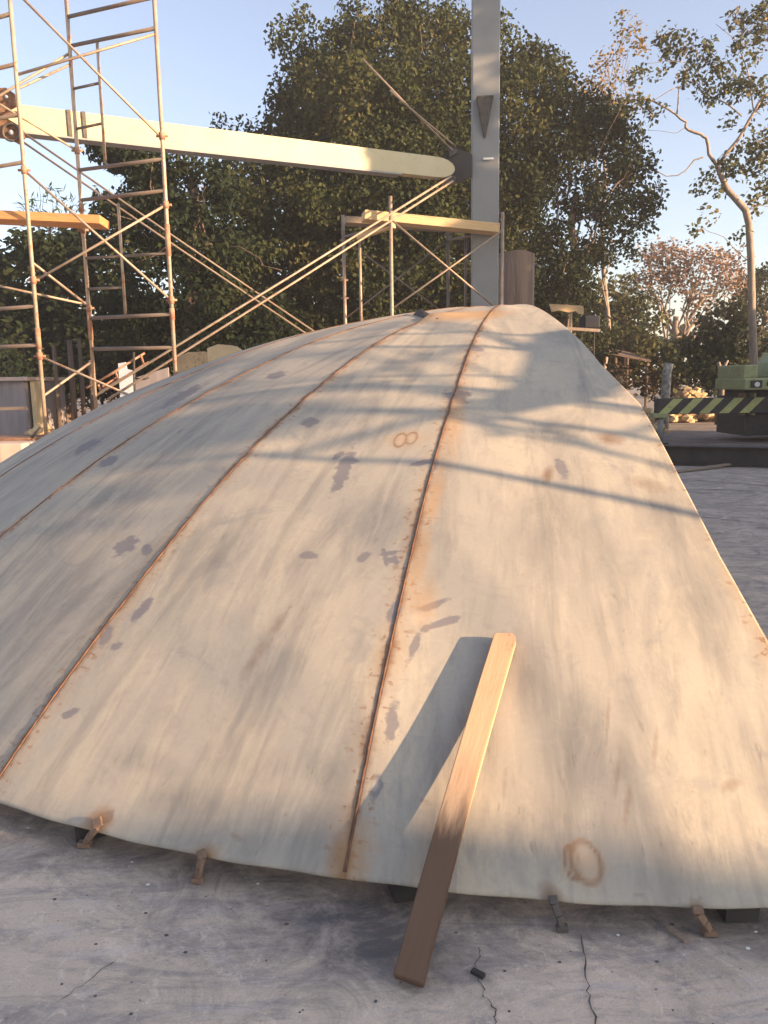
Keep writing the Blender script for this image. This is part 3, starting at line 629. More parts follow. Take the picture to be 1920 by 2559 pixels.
def blob_points(blobs, dens):
    # blobs: (px, py, Y, rx_px, ry_px) -> clump centres in their volumes, denser near the skin
    out = []; top_ = []
    for (px, py, Y, rx, ry) in blobs:
        c_ = at(px, py, Y); a = rx/FPX*Y; b_ = ry/FPX*Y; n_ = max(2, int(dens*(a*b_+a*a*.4)*(.8+.4*random.random())))
        d = rng.normal(0, 1, (n_, 3)); d /= np.linalg.norm(d, axis=1)[:, None]; rd = .45+.6*rng.random(n_)**.8
        lump = 1+.18*np.sin(d[:, 0]*5+px)*np.sin(d[:, 2]*6+py)
        q = d*(rd*lump)[:, None]*np.array([a, min(a, 2.6)*.9, b_]); out.append(c_+q)
    return np.vstack(out)
def branch(a, b_, r0, r1, wob=.12, n_=6):
    pts = []
    for i in range(n_+1):
        t = i/n_; q = a+(b_-a)*t; w_ = wob*np.linalg.norm(b_-a)*math.sin(math.pi*t)
        pts.append(q+rng.normal(0, 1, 3)*w_*.35)
    return pts, [r0+(r1-r0)*i/n_ for i in range(n_+1)]
def tree(name, label, cat, base_px, Y, top_px, blobs, leafm, barkm, dens=9, trunk=.25, limbs=8, grp=None, cvb=.35, n_=16, spread=.3, size=(.12, .05), droop=.5, extra=None, warm=0.):
    bx = at(base_px, 900, Y); root = empty(name, (bx[0], Y, 0), label, cat, grp)
    t1 = at(*top_px, Y); mb = MB()
    pts, rd = branch(np.array([bx[0], Y, -.02]), t1, trunk, trunk*.4, .06, 8); mb.tube(pts, rd, 8)
    for k in range(limbs):
        bl = blobs[k % len(blobs)]; s_ = pts[3+(k % 5)]; e_ = at(bl[0], bl[1], bl[2])
        pp, r_ = branch(s_, e_+rng.normal(0, .2, 3), trunk*.24, trunk*.05, .12, 7); mb.tube(pp, r_, 6)
        for _ in range(3):
            pp2, r2 = branch(pp[4+_ % 3], e_+rng.normal(0, 1, 3)*np.array([bl[3]*.6, 0, bl[4]*.6])/FPX*Y+np.array([0, rng.normal(0, .6), 0]), trunk*.08, .008, .15, 5); mb.tube(pp2, r2, 5)
    mb.build('trunk', barkm, root, True)
    cen = blob_points(blobs, dens)
    if extra is not None: cen = np.vstack([cen, extra])
    cv = np.clip(cvb+rng.normal(0, .16, len(cen))+.25*np.sin(cen[:, 0]*1.3+3*np.sin(cen[:, 2]*.9))*.8+.1*np.sin(cen[:, 2]*3.1), 0, 1)
    if warm: cv = np.where(rng.random(len(cen)) < warm, cv*.5+.55, cv)
    leaves_mesh('crown', cen, cv, leafm, root, n_, spread, size, droop)
    return root
YB = 24.
main_bl = [(960, 130, YB, 130, 110), (860, 120, YB-.5, 90, 75), (800, 190, YB, 85, 80), (1060, 90, YB, 90, 70), (1140, 120, YB+1, 70, 90), (740, 270, YB, 60, 60), (880, 250, YB-1.5, 150, 110),
           (1050, 240, YB-1.5, 130, 120), (1160, 260, YB, 100, 130), (1290, 170, YB+.5, 75, 80), (1350, 200, YB+.5, 65, 75), (760, 350, YB-1, 110, 80), (660, 330, YB-.5, 60, 45), (900, 400, YB-2, 160, 100),
           (1080, 420, YB-2, 140, 100), (1300, 300, YB-.5, 130, 120), (1420, 270, YB, 80, 70), (820, 520, YB-2, 180, 100), (1000, 560, YB-2, 180, 110), (640, 430, YB-1, 110, 80), (1180, 520, YB-1, 120, 110),
           (1300, 420, YB-1, 110, 90), (600, 540, YB-2, 130, 90), (700, 660, YB-2, 170, 90), (900, 690, YB-2, 170, 90), (1060, 710, YB-1.5, 150, 80), (1280, 590, YB-1, 90, 100), (560, 700, YB-1.5, 120, 100),
           (760, 40, YB, 22, 30), (880, 30, YB, 28, 28), (990, 20, YB, 50, 26), (720, 110, YB, 28, 40), (690, 230, YB, 26, 30), (1240, 80, YB, 40, 34), (560, 300, YB, 34, 20), (630, 300, YB, 30, 22),
           (700, 800, YB-1, 190, 90), (900, 790, YB-1, 170, 70), (480, 830, YB-1, 150, 90), (1180, 700, YB-1, 120, 80), (1330, 760, YB, 110, 70), (1430, 830, YB+1, 90, 60), (960, 420, YB+.8, 340, 260), (760, 640, YB+.5, 300, 180), (1120, 620, YB+.8, 220, 200)]
main_bl = [(a, b_, c_, d*.9, e*.9) if i < 34 else (a+20, b_+20, c_, d*.92, e*.92) for i, (a, b_, c_, d, e) in enumerate(main_bl) if (a, b_) not in ((660, 330), (560, 300), (630, 300))]+[(640, 345, YB, 44, 20), (560, 318, YB, 26, 10)]
tree('broadleaf_tree', 'biggest dark green tree behind the beam and column, filling the middle', 'tree', 1010, YB, (980, 300), main_bl, M['leafdark'], M['bark'], dens=30, trunk=.38, limbs=14, grp='trees behind the yard', cvb=.38, warm=.07, n_=70, spread=.44, size=(.125, .043), droop=.9)
YR = 23.
right_bl = [(1400, 360, YR, 90, 80), (1500, 340, YR, 80, 70), (1560, 400, YR, 60, 60), (1470, 300, YR+.5, 60, 50), (1600, 470, YR, 50, 55), (1620, 530, YR, 40, 40), (1450, 480, YR, 60, 50), (1530, 530, YR, 60, 45),
            (1380, 600, YR, 60, 50), (1330, 480, YR-.5, 50, 60), (1560, 600, YR, 36, 30), (1470, 640, YR+1, 50, 40), (1340, 660, YR, 60, 50), (1400, 730, YR, 70, 50), (1300, 700, YR-.5, 50, 60), (1420, 680, YR, 60, 60), (1480, 620, YR, 36, 26)]
tree('broadleaf_tree', 'dark tree with sky showing through its crown, right of the column', 'tree', 1390, YR, (1440, 480), right_bl, M['leafdeep'], M['bark'], dens=52, trunk=.2, limbs=5, grp='trees behind the yard', cvb=.35, warm=.05, n_=36, spread=.36, size=(.12, .043), droop=.6)
YO = 25.5
och_bl = [(1500, 190, YO, 40, 36), (1540, 240, YO, 46, 40), (1470, 240, YO, 40, 30), (1520, 150, YO, 26, 20), (1570, 90, YO, 28, 30), (1590, 120, YO, 28, 20), (1560, 50, YO, 14, 22), (1440, 250, YO, 28, 28), (1500, 285, YO, 46, 24)]
tree('ochre_tree', 'slender tree with yellow ochre leaves lit by the sun, right of the big tree', 'tree', 1500, YO+1.2, (1520, 240), och_bl, M['leafochre'], M['barkpale'], dens=34, trunk=.10, limbs=6, grp='trees behind the yard', cvb=.5, n_=20, spread=.28, size=(.11, .04), droop=.5)
YL = 19.
left_bl = [(420, 420, YL, 70, 30), (500, 480, YL, 90, 70), (400, 560, YL, 90, 60), (330, 620, YL, 80, 60), (520, 620, YL, 110, 90), (420, 720, YL, 130, 90), (560, 780, YL, 110, 80), (330, 800, YL, 100, 70), (470, 860, YL, 110, 60),
           (380, 385, YL, 40, 16), (330, 520, YL, 30, 16), (300, 560, YL, 28, 22), (640, 860, YL, 110, 50), (300, 720, YL, 60, 60), (700, 800, YL, 60, 50)]
ext = []
for (xa, ya, xb, yb) in ((232, 358, 330, 378), (262, 380, 350, 400), (330, 428, 420, 440), (340, 462, 420, 470), (300, 500, 380, 520), (255, 500, 330, 560), (280, 385, 400, 410), (60, 600, 140, 625)):
    for t in np.linspace(0, 1, 14): ext.append(at(xa+(xb-xa)*t, ya+(yb-ya)*t, YL)+rng.normal(0, .05, 3))
tree('drooping_conifer', 'deep green drooping tree behind the tall scaffold tower', 'tree', 470, YL, (480, 440), left_bl, M['leafdeep'], M['bark'], dens=34, trunk=.22, limbs=8, grp='trees behind the yard', cvb=.3, warm=.05, n_=46, spread=.34, size=(.15, .04), droop=.9, extra=np.array(ext))
YF2 = 24.
far_bl = [(60, 880, YF2, 120, 60), (300, 860, YF2, 130, 80), (200, 950, YF2, 120, 40), (340, 940, YF2, 120, 40), (60, 640, YF2, 70, 40), (150, 620, YF2, 90, 50), (230, 660, YF2, 100, 80), (90, 720, YF2, 110, 70), (20, 760, YF2, 80, 50), (200, 780, YF2, 120, 80), (110, 830, YF2, 90, 60), (240, 880, YF2, 110, 60), (140, 920, YF2, 60, 50), (-40, 700, YF2, 60, 60), (280, 580, YF2, 50, 40)]
tree('conifer_tree', 'dark green tree at the far left, seen between the scaffold legs', 'tree', 150, YF2, (150, 640), far_bl, M['leafdeep'], M['bark'], dens=28, trunk=.24, limbs=8, grp='trees behind the yard', cvb=.35, n_=24, spread=.4, size=(.22, .07), droop=.3)
yu_bl = [(90, 520, 26, 26, 26), (130, 505, 26, 30, 24), (165, 525, 26, 26, 22), (75, 545, 26, 24, 20), (120, 548, 26, 50, 20), (190, 540, 26, 20, 14)]
tree('spiky_tree', 'pale green spiky tree top above the orange scaffold plank', 'tree', 125, 26, (125, 560), yu_bl, M['leafbright'], M['barkpale'], dens=12, trunk=.12, limbs=4, grp='trees behind the yard', cvb=.5, n_=16, spread=.36, size=(.3, .025), droop=-.6)
# bright bush far left
tree('green_bush', 'bright yellow green bush at the left edge beside the scaffold leg', 'bush', 20, 21, (20, 900), [(15, 900, 21, 50, 40), (50, 915, 21, 26, 24), (-10, 870, 21, 40, 30), (100, 960, 21, 20, 20), (130, 990, 21, 18, 22)], M['leafbright'], M['bark'], dens=60, trunk=.04, limbs=4, cvb=.45, n_=16, spread=.2, size=(.1, .04))
# thin bent tree at the right
YT = 22.; tr = empty('bent_tree', (at(1885, 900, YT)[0], YT, 0), 'thin crooked bare-trunked tree with sparse leaves at the right edge', 'tree', 'trees behind the yard')
def poly(pts, r0, r1, mb, Y=YT):
    P_ = [at(px, py, Y) for px, py in pts]; Q = []
    for a, b_ in zip(P_[:-1], P_[1:]):
        Q += [a, (a+b_)/2+rng.normal(0, .012, 3)]
    Q.append(P_[-1]); n_ = len(Q); mb.tube(Q, [r0+(r1-r0)*i/(n_-1) for i in range(n_)], 8)
mb = MB()
b0 = tr.location; mb.tube([np.array([b0[0], YT, -.02]), at(1885, 925, YT), at(1880, 780, YT), at(1877, 640, YT), at(1872, 560, YT), at(1864, 525, YT), at(1842, 500, YT), at(1818, 474, YT), at(1803, 440, YT), at(1792, 412, YT)], [.12, .11, .098, .094, .09, .092, .085, .08, .07, .065], 9)
poly([(1792, 412), (1772, 385), (1766, 345), (1752, 335), (1722, 325), (1714, 318), (1716, 305), (1690, 286), (1650, 262), (1620, 245), (1600, 250)], .048, .015, mb)
poly([(1795, 412), (1815, 385), (1840, 355), (1862, 320), (1885, 280), (1905, 245), (1940, 215)], .05, .03, mb)
poly([(1760, 392), (1735, 400), (1712, 428), (1695, 438), (1665, 440), (1640, 425)], .02, .01, mb)
poly([(1692, 286), (1696, 240), (1698, 215)], .022, .01, mb); poly([(1698, 215), (1660, 235), (1625, 255)], .014, .006, mb)
poly([(1855, 290), (1820, 260), (1775, 240), (1750, 215), (1720, 170), (1712, 155)], .022, .008, mb)
poly([(1712, 155), (1660, 152), (1610, 158)], .012, .005, mb); poly([(1750, 215), (1740, 120), (1720, 90)], .012, .005, mb)
poly([(1835, 620), (1810, 592), (1770, 578), (1745, 565)], .01, .005, mb); poly([(1880, 660), (1835, 620)], .014, .01, mb)
poly([(1885, 280), (1870, 180), (1840, 100), (1900, 30)], .02, .006, mb); poly([(1840, 100), (1790, 60)], .01, .005, mb)
poly([(1864, 525), (1900, 512), (1930, 520)], .016, .008, mb); poly([(1714, 318), (1690, 333), (1620, 325)], .009, .004, mb)
mb.build('trunk', M['barkpale'], tr, True)
th_bl = [(1700, 100, YT, 36, 30), (1740, 120, YT, 26, 24), (1680, 130, YT, 24, 20), (1780, 130, YT, 18, 40), (1790, 230, YT, 40, 26), (1840, 215, YT, 36, 22), (1880, 205, YT, 40, 28), (1760, 255, YT, 22, 16), (1905, 350, YT, 40, 50), (1870, 390, YT, 40, 40),
         (1830, 390, YT, 26, 36), (1900, 440, YT, 36, 26), (1780, 430, YT, 22, 30), (1760, 470, YT, 22, 22), (1790, 480, YT, 22, 16), (1890, 50, YT, 40, 36), (1840, 40, YT, 22, 22), (1870, 60, YT, 34, 22), (1600, 260, YT, 26, 30), (1640, 180, YT, 20, 12), (1765, 530, YT, 22, 12), (1750, 570, YT, 16, 8),
         (1700, 185, YT, 18, 14), (1830, 290, YT, 18, 20), (1910, 30, YT, 26, 40), (1640, 270, YT, 18, 30), (1840, 420, YT, 30, 20), (1900, 520, YT, 20, 8), (1850, 590, YT, 14, 10), (1600, 310, YT, 14, 18), (1560, 270, YT, 26, 26)]
cen = blob_points(th_bl+[(1870, 120, YT, 40, 26), (1810, 170, YT, 34, 24), (1910, 250, YT, 30, 30), (1660, 100, YT, 26, 24), (1600, 200, YT, 30, 26), (1900, 480, YT, 36, 26), (1740, 190, YT, 30, 22)], 52)
leaves_mesh('crown', cen, np.clip(.45+rng.normal(0, .25, len(cen)), 0, 1), M['leafthin'], tr, 16, .24, (.125, .045), .6)
# dry brown tree and shrubs behind the right-hand yard
YD = 32.
dry_bl = [(1640, 640, YD, 60, 22), (1700, 660, YD, 60, 30), (1760, 650, YD, 60, 24), (1820, 660, YD, 50, 24), (1600, 690, YD, 50, 26), (1660, 700, YD, 50, 26), (1720, 715, YD, 46, 26), (1790, 700, YD, 50, 26), (1840, 700, YD, 36, 20), (1600, 740, YD, 40, 24), (1760, 760, YD, 40, 24), (1680, 625, YD, 30, 12)]
tree('dry_tree', 'brown half-bare tree with a pale forked trunk beyond the dome on the right', 'tree', 1700, YD, (1690, 790), dry_bl, M['leafdry'], M['barkpale'], dens=24, trunk=.28, limbs=12, grp='trees behind the yard', cvb=.5, n_=26, spread=.5, size=(.15, .05), droop=.1)
tree('dry_tree', 'low olive brown tree left of the half-bare tree, above the dark lean-to', 'tree', 1560, 30, (1560, 800), [(1540, 740, 30, 60, 50), (1500, 800, 30, 60, 50), (1570, 820, 30, 70, 46), (1620, 790, 30, 40, 40), (1480, 740, 30, 50, 40), (1600, 860, 30, 60, 24), (1440, 780, 30, 50, 50), (1500, 860, 30, 60, 30)], M['leafdark'], M['bark'], dens=24, trunk=.12, limbs=5, grp='trees behind the yard', cvb=.55, warm=.3, n_=22, spread=.42, size=(.2, .07))
tree('dark_shrub', 'dark green shrub with a pale forked stem right of the half-bare tree', 'shrub', 1800, 27, (1810, 850), [(1800, 800, 27, 60, 50), (1760, 860, 27, 50, 44), (1830, 860, 27, 50, 50), (1790, 920, 27, 60, 40), (1850, 790, 27, 36, 40)], M['leafdeep'], M['bark'], dens=30, trunk=.08, limbs=5, cvb=.4, n_=22, spread=.36, size=(.18, .07))
tree('olive_tree', 'olive green tree at the right edge behind the green crane', 'tree', 1910, 34, (1900, 720), [(1880, 700, 34, 46, 26), (1910, 740, 34, 50, 40), (1900, 800, 34, 40, 40), (1860, 740, 34, 30, 30), (1930, 690, 34, 40, 26), (1900, 860, 34, 40, 40)], M['leafdark'], M['bark'], dens=20, trunk=.16, limbs=5, grp='trees behind the yard', cvb=.55, warm=.2, n_=22, spread=.45, size=(.2, .08))
# forked pale stems
fs_ = empty('forked_trunk', (at(1805, 975, 25)[0], 25, 0), 'bare pale forked stem standing behind the striped crane beam', 'tree trunk')
mb = MB(); b0 = fs_.location; mb.tube([np.array([b0[0], 25, -.02]), at(1806, 960, 25), at(1802, 930, 25), at(1796, 905, 25)], [.09, .08, .07, .06], 8); mb.tube([at(1802, 935, 25), at(1812, 915, 25), at(1820, 900, 25)], [.05, .04, .03], 7)
mb.build('trunk', M['barkpale'], fs_, True)
# low undergrowth and far woods
bl = []
for px in range(-200, 2100, 40): bl.append((px, 905+random.uniform(-14, 14), 31, 50, 56+random.uniform(0, 16)))
ug = blob_points(bl, 18); o = leaves_mesh('far_undergrowth', ug, np.clip(.5+rng.normal(0, .25, len(ug)), 0, 1), M['leafdark'], None, 18, .5, (.26, .1), .3); tag(o, 'mass of brown green undergrowth along the far side of the yard', 'undergrowth', kind='stuff')
bl = []
for px in list(range(-150, 700, 30))+list(range(1440, 1660, 26)): bl.append((px, 968+random.uniform(-18, 10), 27 if px > 1000 else 23.5, 34, 30+random.uniform(0, 14)))
ug = blob_points(bl, 22); o = leaves_mesh('dry_scrub', ug, np.clip(.45+rng.normal(0, .25, len(ug)), 0, 1), M['leafscrub'], None, 14, .35, (.2, .05), -.2); tag(o, 'low brown dry scrub and weeds at the back of the yard', 'scrub', kind='stuff')
bl = []
for k in range(60): bl.append((-400+k*48, 850+random.uniform(-25, 20), 60, 50, 60))
ug = blob_points(bl, 1.6); o = leaves_mesh('far_woods', ug, np.clip(.4+rng.normal(0, .2, len(ug)), 0, 1), M['leafdark'], None, 14, 1.3, (.6, .25), .3); tag(o, 'far line of woods closing off the horizon', 'woods', kind='stuff')

# ------------------------------------------------------------------ right-hand yard
# long dark H beam on the slab
hb = empty('lying_beam', gnd(1700, 1166), 'long dark steel H-beam lying on the concrete at the right', 'beam')
a, b_ = gnd(1560, 1158), gnd(2250, 1176); hh = .36
dz = np.array([0, 0, 1.])
MB().bar(a+dz*.012, b_+dz*.012, .30, .02).build('bottom_flange', M['dark'], hb)
MB().bar(a+dz*hh/2, b_+dz*hh/2, .02, hh-.05).build('web', M['dark'], hb)
MB().bar(a+dz*(hh-.014), b_+dz*(hh-.014), .30, .022).build('top_flange', M['dark'], hb)
o = deckplank(gnd(1690, 1178, .03), gnd(1822, 1160, .05), .10, .03, M['oldwood'], 'weathered flat board lying in front of the dark H-beam', 'loose_board')
# crane
cr = empty('truck_crane', gnd(1880, 1110), 'green truck crane with a black striped outrigger beam at the right edge', 'crane')
Yc = 19.2
q0, q1 = at(1643, 1018, Yc), at(1862, 1014, Yc)
zc = q0[2]; zt, zb2 = vz(q0[0], Yc, 996), vz(q0[0], Yc, 1036)
og = MB().box(((q0[0]+q1[0])/2+.3, Yc+.12, (zt+zb2)/2), (q1[0]-q0[0]+.6, .24, zt-zb2)).build('outrigger_beam', M['black'], cr, bevel=.01)
nst = 4; wx = (q1[0]-q0[0])/4.3
for k in range(5):
    x0 = q0[0]+.02+k*wx; sh = (zt-zb2)*.95; w_ = wx*.48
    MB().prism([(x0, Yc-.003, zb2+.01), (x0+w_, Yc-.003, zb2+.01), (x0+w_+sh, Yc-.003, zt-.01), (x0+sh, Yc-.003, zt-.01)], (0, -.004, 0)).build('hazard_stripe', M['stripe'], og)
jx = at(1656, 1040, Yc-.1)[0]; g0 = 0.
MB().box((jx-.06, Yc, zb2-.02), (.34, .3, .10)).build('jack_head', M['green'], cr, bevel=.01)
jl_ = MB().tube([(jx, Yc, 0.03), (jx, Yc, zb2)], .07, 12).build('jack_leg', M['column'], cr, True)
MB().tube([(jx, Yc, 0), (jx, Yc, .04)], .2, 16).build('jack_foot', M['dark'], jl_, True)
xl = at(1848, 950, Yc)[0]
def cz(y_): return vz(xl, Yc-.4, y_)
MB().box((xl+1.25, Yc+.55, (cz(975)+cz(945))/2), (2.5, 1.7, cz(945)-cz(975))).build('cab_front', M['green'], cr, bevel=.03)
MB().box((xl+.2, Yc+.6, (cz(946)+cz(911))/2), (.34, 1.5, cz(911)-cz(946))).build('mudguard_box', M['green'], cr, bevel=.03)
MB().prism([(xl+0.94, Yc-.2, cz(944)), (xl+2.92, Yc-.2, cz(944)), (xl+2.92, Yc+.1, cz(860)), (xl+1.22, Yc+.1, cz(878)), (xl+1.04, Yc, cz(905))], (0, 1.4, .0)).build('cab', M['green'], cr, bevel=.03)
MB().prism([(xl+1.04, Yc-.205, cz(941)), (xl+2.82, Yc-.205, cz(941)), (xl+2.82, Yc+.09, cz(866)), (xl+1.26, Yc+.09, cz(884)), (xl+1.12, Yc-.01, cz(907))], (0, -.02, .0)).build('windscreen', M['glass'], cr)
lh_ = MB().box((xl+.27, Yc-.31, cz(960)), (.27, .03, .17)).build('lamp_housing', M['black'], cr, bevel=.008)
MB().tube([(xl+.28, Yc-.345, cz(961)), (xl+.28, Yc-.31, cz(961))], .06, 14).build('headlight', M['lampg'], lh_)
for dx in (.58, .78, 1.0): MB().box((xl+dx, Yc-.31, cz(960)), (.12, .02, .1)).build('grille_slot', M['black'], cr)
MB().box((xl+1.3, Yc+.9, (cz(975)+cz(1040))/2), (2.0, 1.2, cz(975)-cz(1040))).build('chassis', M['dark'], cr)
for dx in (.18, .42): MB().box((xl+dx, Yc+.2, (zt+zb2)/2+.02), (.06, .3, .52)).build('outrigger_bracket', M['rust'] if dx < .3 else M['green'], cr)
MB().box((xl+1.5, Yc+1.1, .62), (2.4, 1.6, .95)).build('undercarriage', M['black'], cr, bevel=.02)
MB().prism([(xl+1.0, Yc-.1, zb2-.2), (xl+2.4, Yc-.1, zb2-.2), (xl+2.4, Yc-.1, zb2+.12), (xl+1.25, Yc-.1, zb2+.12)], (0, -.1, 0)).build('bumper', M['green'], cr, bevel=.01)
for dy in (.5, 2.0): MB().tube([(xl+1.75, Yc+dy, .48), (xl+2.1, Yc+dy, .48)], .48, 24).build('wheel', M['tyre'], cr, True)
# lean-to, posts, rubble
lt = empty('lean_to', (at(1560, 950, 27)[0], 27, 0), 'low dark open lean-to shed left of the half-bare tree', 'shed')
a, b_ = at(1455, 872, 27), at(1628, 905, 27)
MB().add([a, b_, b_+np.array([0, 2.5, .35]), a+np.array([0, 2.5, .35])]+[q+np.array([0, 0, .07]) for q in (a, b_, b_+np.array([0, 2.5, .35]), a+np.array([0, 2.5, .35]))], [(0, 1, 2, 3), (4, 7, 6, 5), (0, 4, 5, 1), (1, 5, 6, 2), (2, 6, 7, 3), (3, 7, 4, 0)]).build('roof', M['bark'], lt)
for q in (a+np.array([.1, .1, 0]), b_+np.array([-.1, .1, 0]), b_+np.array([-.1, 2.3, .3]), a+np.array([.1, 2.3, .3]), (a+b_)/2+np.array([0, .1, 0])): MB().tube([(q[0], q[1], -.02), q], .05, 7).build('post', M['bark'], lt)
MB().box(((a[0]+b_[0])/2, 29.3, .95), (b_[0]-a[0]-.2, .06, 1.9)).build('dark_back', M['dark'], lt)  # dark sheet added to put shade inside the lean-to
def rubble(name, px0, px1, pyb, Y, hgt, n_, lab, sz=.16):
    x0, x1 = at(px0, pyb, Y)[0], at(px1, pyb, Y)[0]; mb = MB()
    for k in range(n_):
        t = random.random(); x_ = x0+(x1-x0)*t; env = hgt*(.35+.65*math.sin(math.pi*t)); z_ = env*random.random()**.8*.9; y_ = Y+random.uniform(-.8, .8)*(1-z_/(hgt+.2))
        s_ = sz*random.uniform(.5, 1.3); bmm = bmesh.new(); bmesh.ops.create_icosphere(bmm, subdivisions=1, radius=s_)
        vs = [(x_+v_.co.x*random.uniform(.7, 1.3), y_+v_.co.y*random.uniform(.7, 1.2), max(-.02, z_+v_.co.z*random.uniform(.5, 1.))) for v_ in bmm.verts]
        fs = [tuple(v_.index for v_ in f_.verts) for f_ in bmm.faces]; bmm.free(); mb.add(vs, fs)
    o = mb.build(name, M['rubble'], None); tag(o, lab, 'rubble', kind='stuff'); return o
rubble('rubble_heap', 1660, 1790, 960, 29, 1.25, 420, 'sunlit heap of yellowish rubble behind the striped crane beam', .17)
rubble('rubble_heap', 1545, 1650, 990, 24, .75, 240, 'sunlit rubble below the dark lean-to beside the shell edge', .15)
pp = at(1665, 940, 23.5); o = MB().tube([(pp[0], 23.5, -.02), (pp[0]+.02, 23.5, vz(pp[0], 23.5, 930)), (pp[0]+.08, 23.5, vz(pp[0], 23.5, 908))], .13, 9).build('concrete_post', M['stone'], None, True); tag(o, 'short grey post standing at the left end of the striped beam', 'post')
pd = empty('board_post', (at(1427, 800, 14)[0], 14, 0), 'thin post carrying a short pale board, just right of the shell crest', 'sign post')
a, b_ = at(1378, 770, 13.95), at(1458, 776, 13.95)
MB().prism([at(*q, 13.95) for q in ((1374, 759), (1456, 764), (1460, 770), (1459, 785), (1448, 784), (1440, 777), (1420, 780), (1398, 775), (1380, 779))], (0, .05, 0)).build('board', M['pale'], pd)
x_ = at(1427, 800, 14)[0]; MB().tube([(x_, 14, 0), (x_, 14, vz(x_, 14, 772))], .024, 8).build('post', M['galv'], pd, True)
MB().bar(at(1404, 820, 14), at(1500, 826, 14), .05, .05).build('crossbar', M['galv'], pd)
tk = empty('dark_tank', (at(1474, 800, 15.5)[0], 15.5, 0), 'dark blue box on thin legs standing behind the short board on its post', 'tank')
xx = at(1474, 800, 15.5); z0_, z1_ = vz(xx[0], 15.5, 822), vz(xx[0], 15.5, 790)
MB().box((xx[0], 15.5, (z0_+z1_)/2), (.30, .4, z1_-z0_)).build('box', two_tone('blue_black_paint', (.012, .016, .028), (.02, .02, .025), 5, .8), tk, bevel=.03)
for dx in (-.12, .12): MB().tube([(xx[0]+dx, 15.6, 0), (xx[0]+dx, 15.6, z0_+.02)], .015, 6).build('leg', M['dark'], tk, True)

# ------------------------------------------------------------------ left-hand yard, seen under the scaffold
pn = at(312, 950, 10.5); o = MB().box((pn[0], 10.5, .95), (.19, .05, 1.9)).box((pn[0]+.0, 10.5, 1.93), (.0, .0, .0)).build('white_panel', M['panel'], None)
bpy.data.objects.remove(o)
Yp = 10.5; pp = [at(295, 908, Yp), at(313, 905, Yp), at(316, 922, Yp), at(332, 926, Yp)]
zp = lambda q, z: np.array([q[0], q[1], z])
o = MB().prism([pp[0], pp[1], pp[2], pp[3], zp(pp[3], 0), zp(pp[0], 0)], (0, .04, 0)).build('blue_sheet', M['panel'], None); tag(o, 'pale blue grey sheet panel standing on edge behind the shell', 'panel')
o = MB().prism([at(338, 944, 10.9), at(420, 918, 10.9), zp(at(420, 918, 10.9), 0), zp(at(338, 944, 10.9), 0)], (0, .04, 0)).build('metal_sheet', M['greywall'], None); tag(o, 'dull grey sheet leaning behind the lower end of the bright rods', 'panel')
rk = empty('rusty_ladder_frame', at(250, 970, 9.6), 'rusty welded rectangular frame propped behind the shell, left of the pale panel', 'frame')
def rbar(a, b_, Y=9.6, rd=.014): MB().tube([at(*a, Y), at(*b_, Y+.15)], rd, 6).build('bar', M['rusttube'], rk, True)
for a, b_ in (((243, 955), (362, 882)), ((250, 978), (372, 905)), ((246, 962), (254, 980)), ((290, 932), (296, 952)), ((352, 888), (360, 912)), ((256, 966), (292, 944)), ((215, 970), (295, 925))): rbar(a, b_)
hk = empty('bent_wire_hook', at(335, 930, 9.3), 'dark bent bar hooked upright beside the pale panel', 'bar')
MB().tube([at(334, 880, 9.3), at(336, 960, 9.3), zp(at(337, 965, 9.3), 0)], .014, 6).tube([at(336, 945, 9.3), at(360, 948, 9.3), at(372, 943, 9.3)], .012, 6).build('bar', M['dark'], hk, True)
o = MB().prism([at(518, 870, 14), at(545, 860, 14), at(580, 863, 14), at(592, 870, 14), zp(at(592, 870, 14), 0), zp(at(518, 870, 14), 0)], (0, .5, 0)).build('plastered_block', M['plaster'], None); tag(o, 'sunlit yellow masonry block showing just above the left slope of the shell', 'block')
o = MB().prism([at(440, 893, 14.6), at(470, 880, 14.6), at(510, 878, 14.6), zp(at(510, 878, 14.6), 0), zp(at(440, 875, 14.6), 0)], (0, .5, 0)).build('plastered_block', M['rubble'], None); tag(o, 'rough brown masonry block partly hidden behind the right scaffold leg', 'block')
sd_ = empty('site_shed', (at(20, 1000, 19)[0], 19, 0), 'grey sheet-sided shed with a pale flat roof at the left edge', 'shed')
xa, xb = at(-180, 980, 19)[0], at(62, 980, 19)[0]; zs = vz(xb, 19, 952)
MB().box(((xa+xb)/2, 20.2, zs/2), (xb-xa, 2.4, zs)).build('wall', M['greywall'], sd_)
MB().box(((xa+xb)/2, 20.2, zs+.05), (xb-xa+.25, 2.7, .09)).build('roof', M['slabpink'], sd_, bevel=.01)
MB().box((xb+.12, 19.4, zs/2), (.09, .5, zs-.02)).build('corner_post', M['plaster'], sd_)
rubble('rubble_heap', 74, 120, 1030, 17.5, .9, 120, 'sunlit pale rubble beside the shed at the left edge', .12)
ct = empty('hand_cart', (at(45, 1070, 13)[0], 13, 0), 'dark two-wheeled site cart parked at the left edge, partly hidden by the shell', 'cart')
for px, yy in ((85, 13.), (30, 13.7)):
    c0 = at(px, 1078, yy); c0[2] = .31
    ty_ = MB().tube([c0+np.array([math.cos(a)*.25, 0, math.sin(a)*.25]) for a in np.linspace(0, 2*math.pi, 25)], .055, 8).build('tyre', M['tyre'], ct, True)
    MB().tube([c0-np.array([0, .05, 0]), c0+np.array([0, .05, 0])], .12, 12).build('hub', M['panel'], ty_, True)
q = at(30, 1046, 13.3); MB().box((q[0]-.2, 13.3, .62), (1.3, .9, .34)).build('tray', M['rust'], ct, bevel=.02)
MB().tube([(q[0]+.4, 13., .75), (q[0]+.62, 12.9, .95)], .02, 6).build('handle', M['seat'], ct, True)
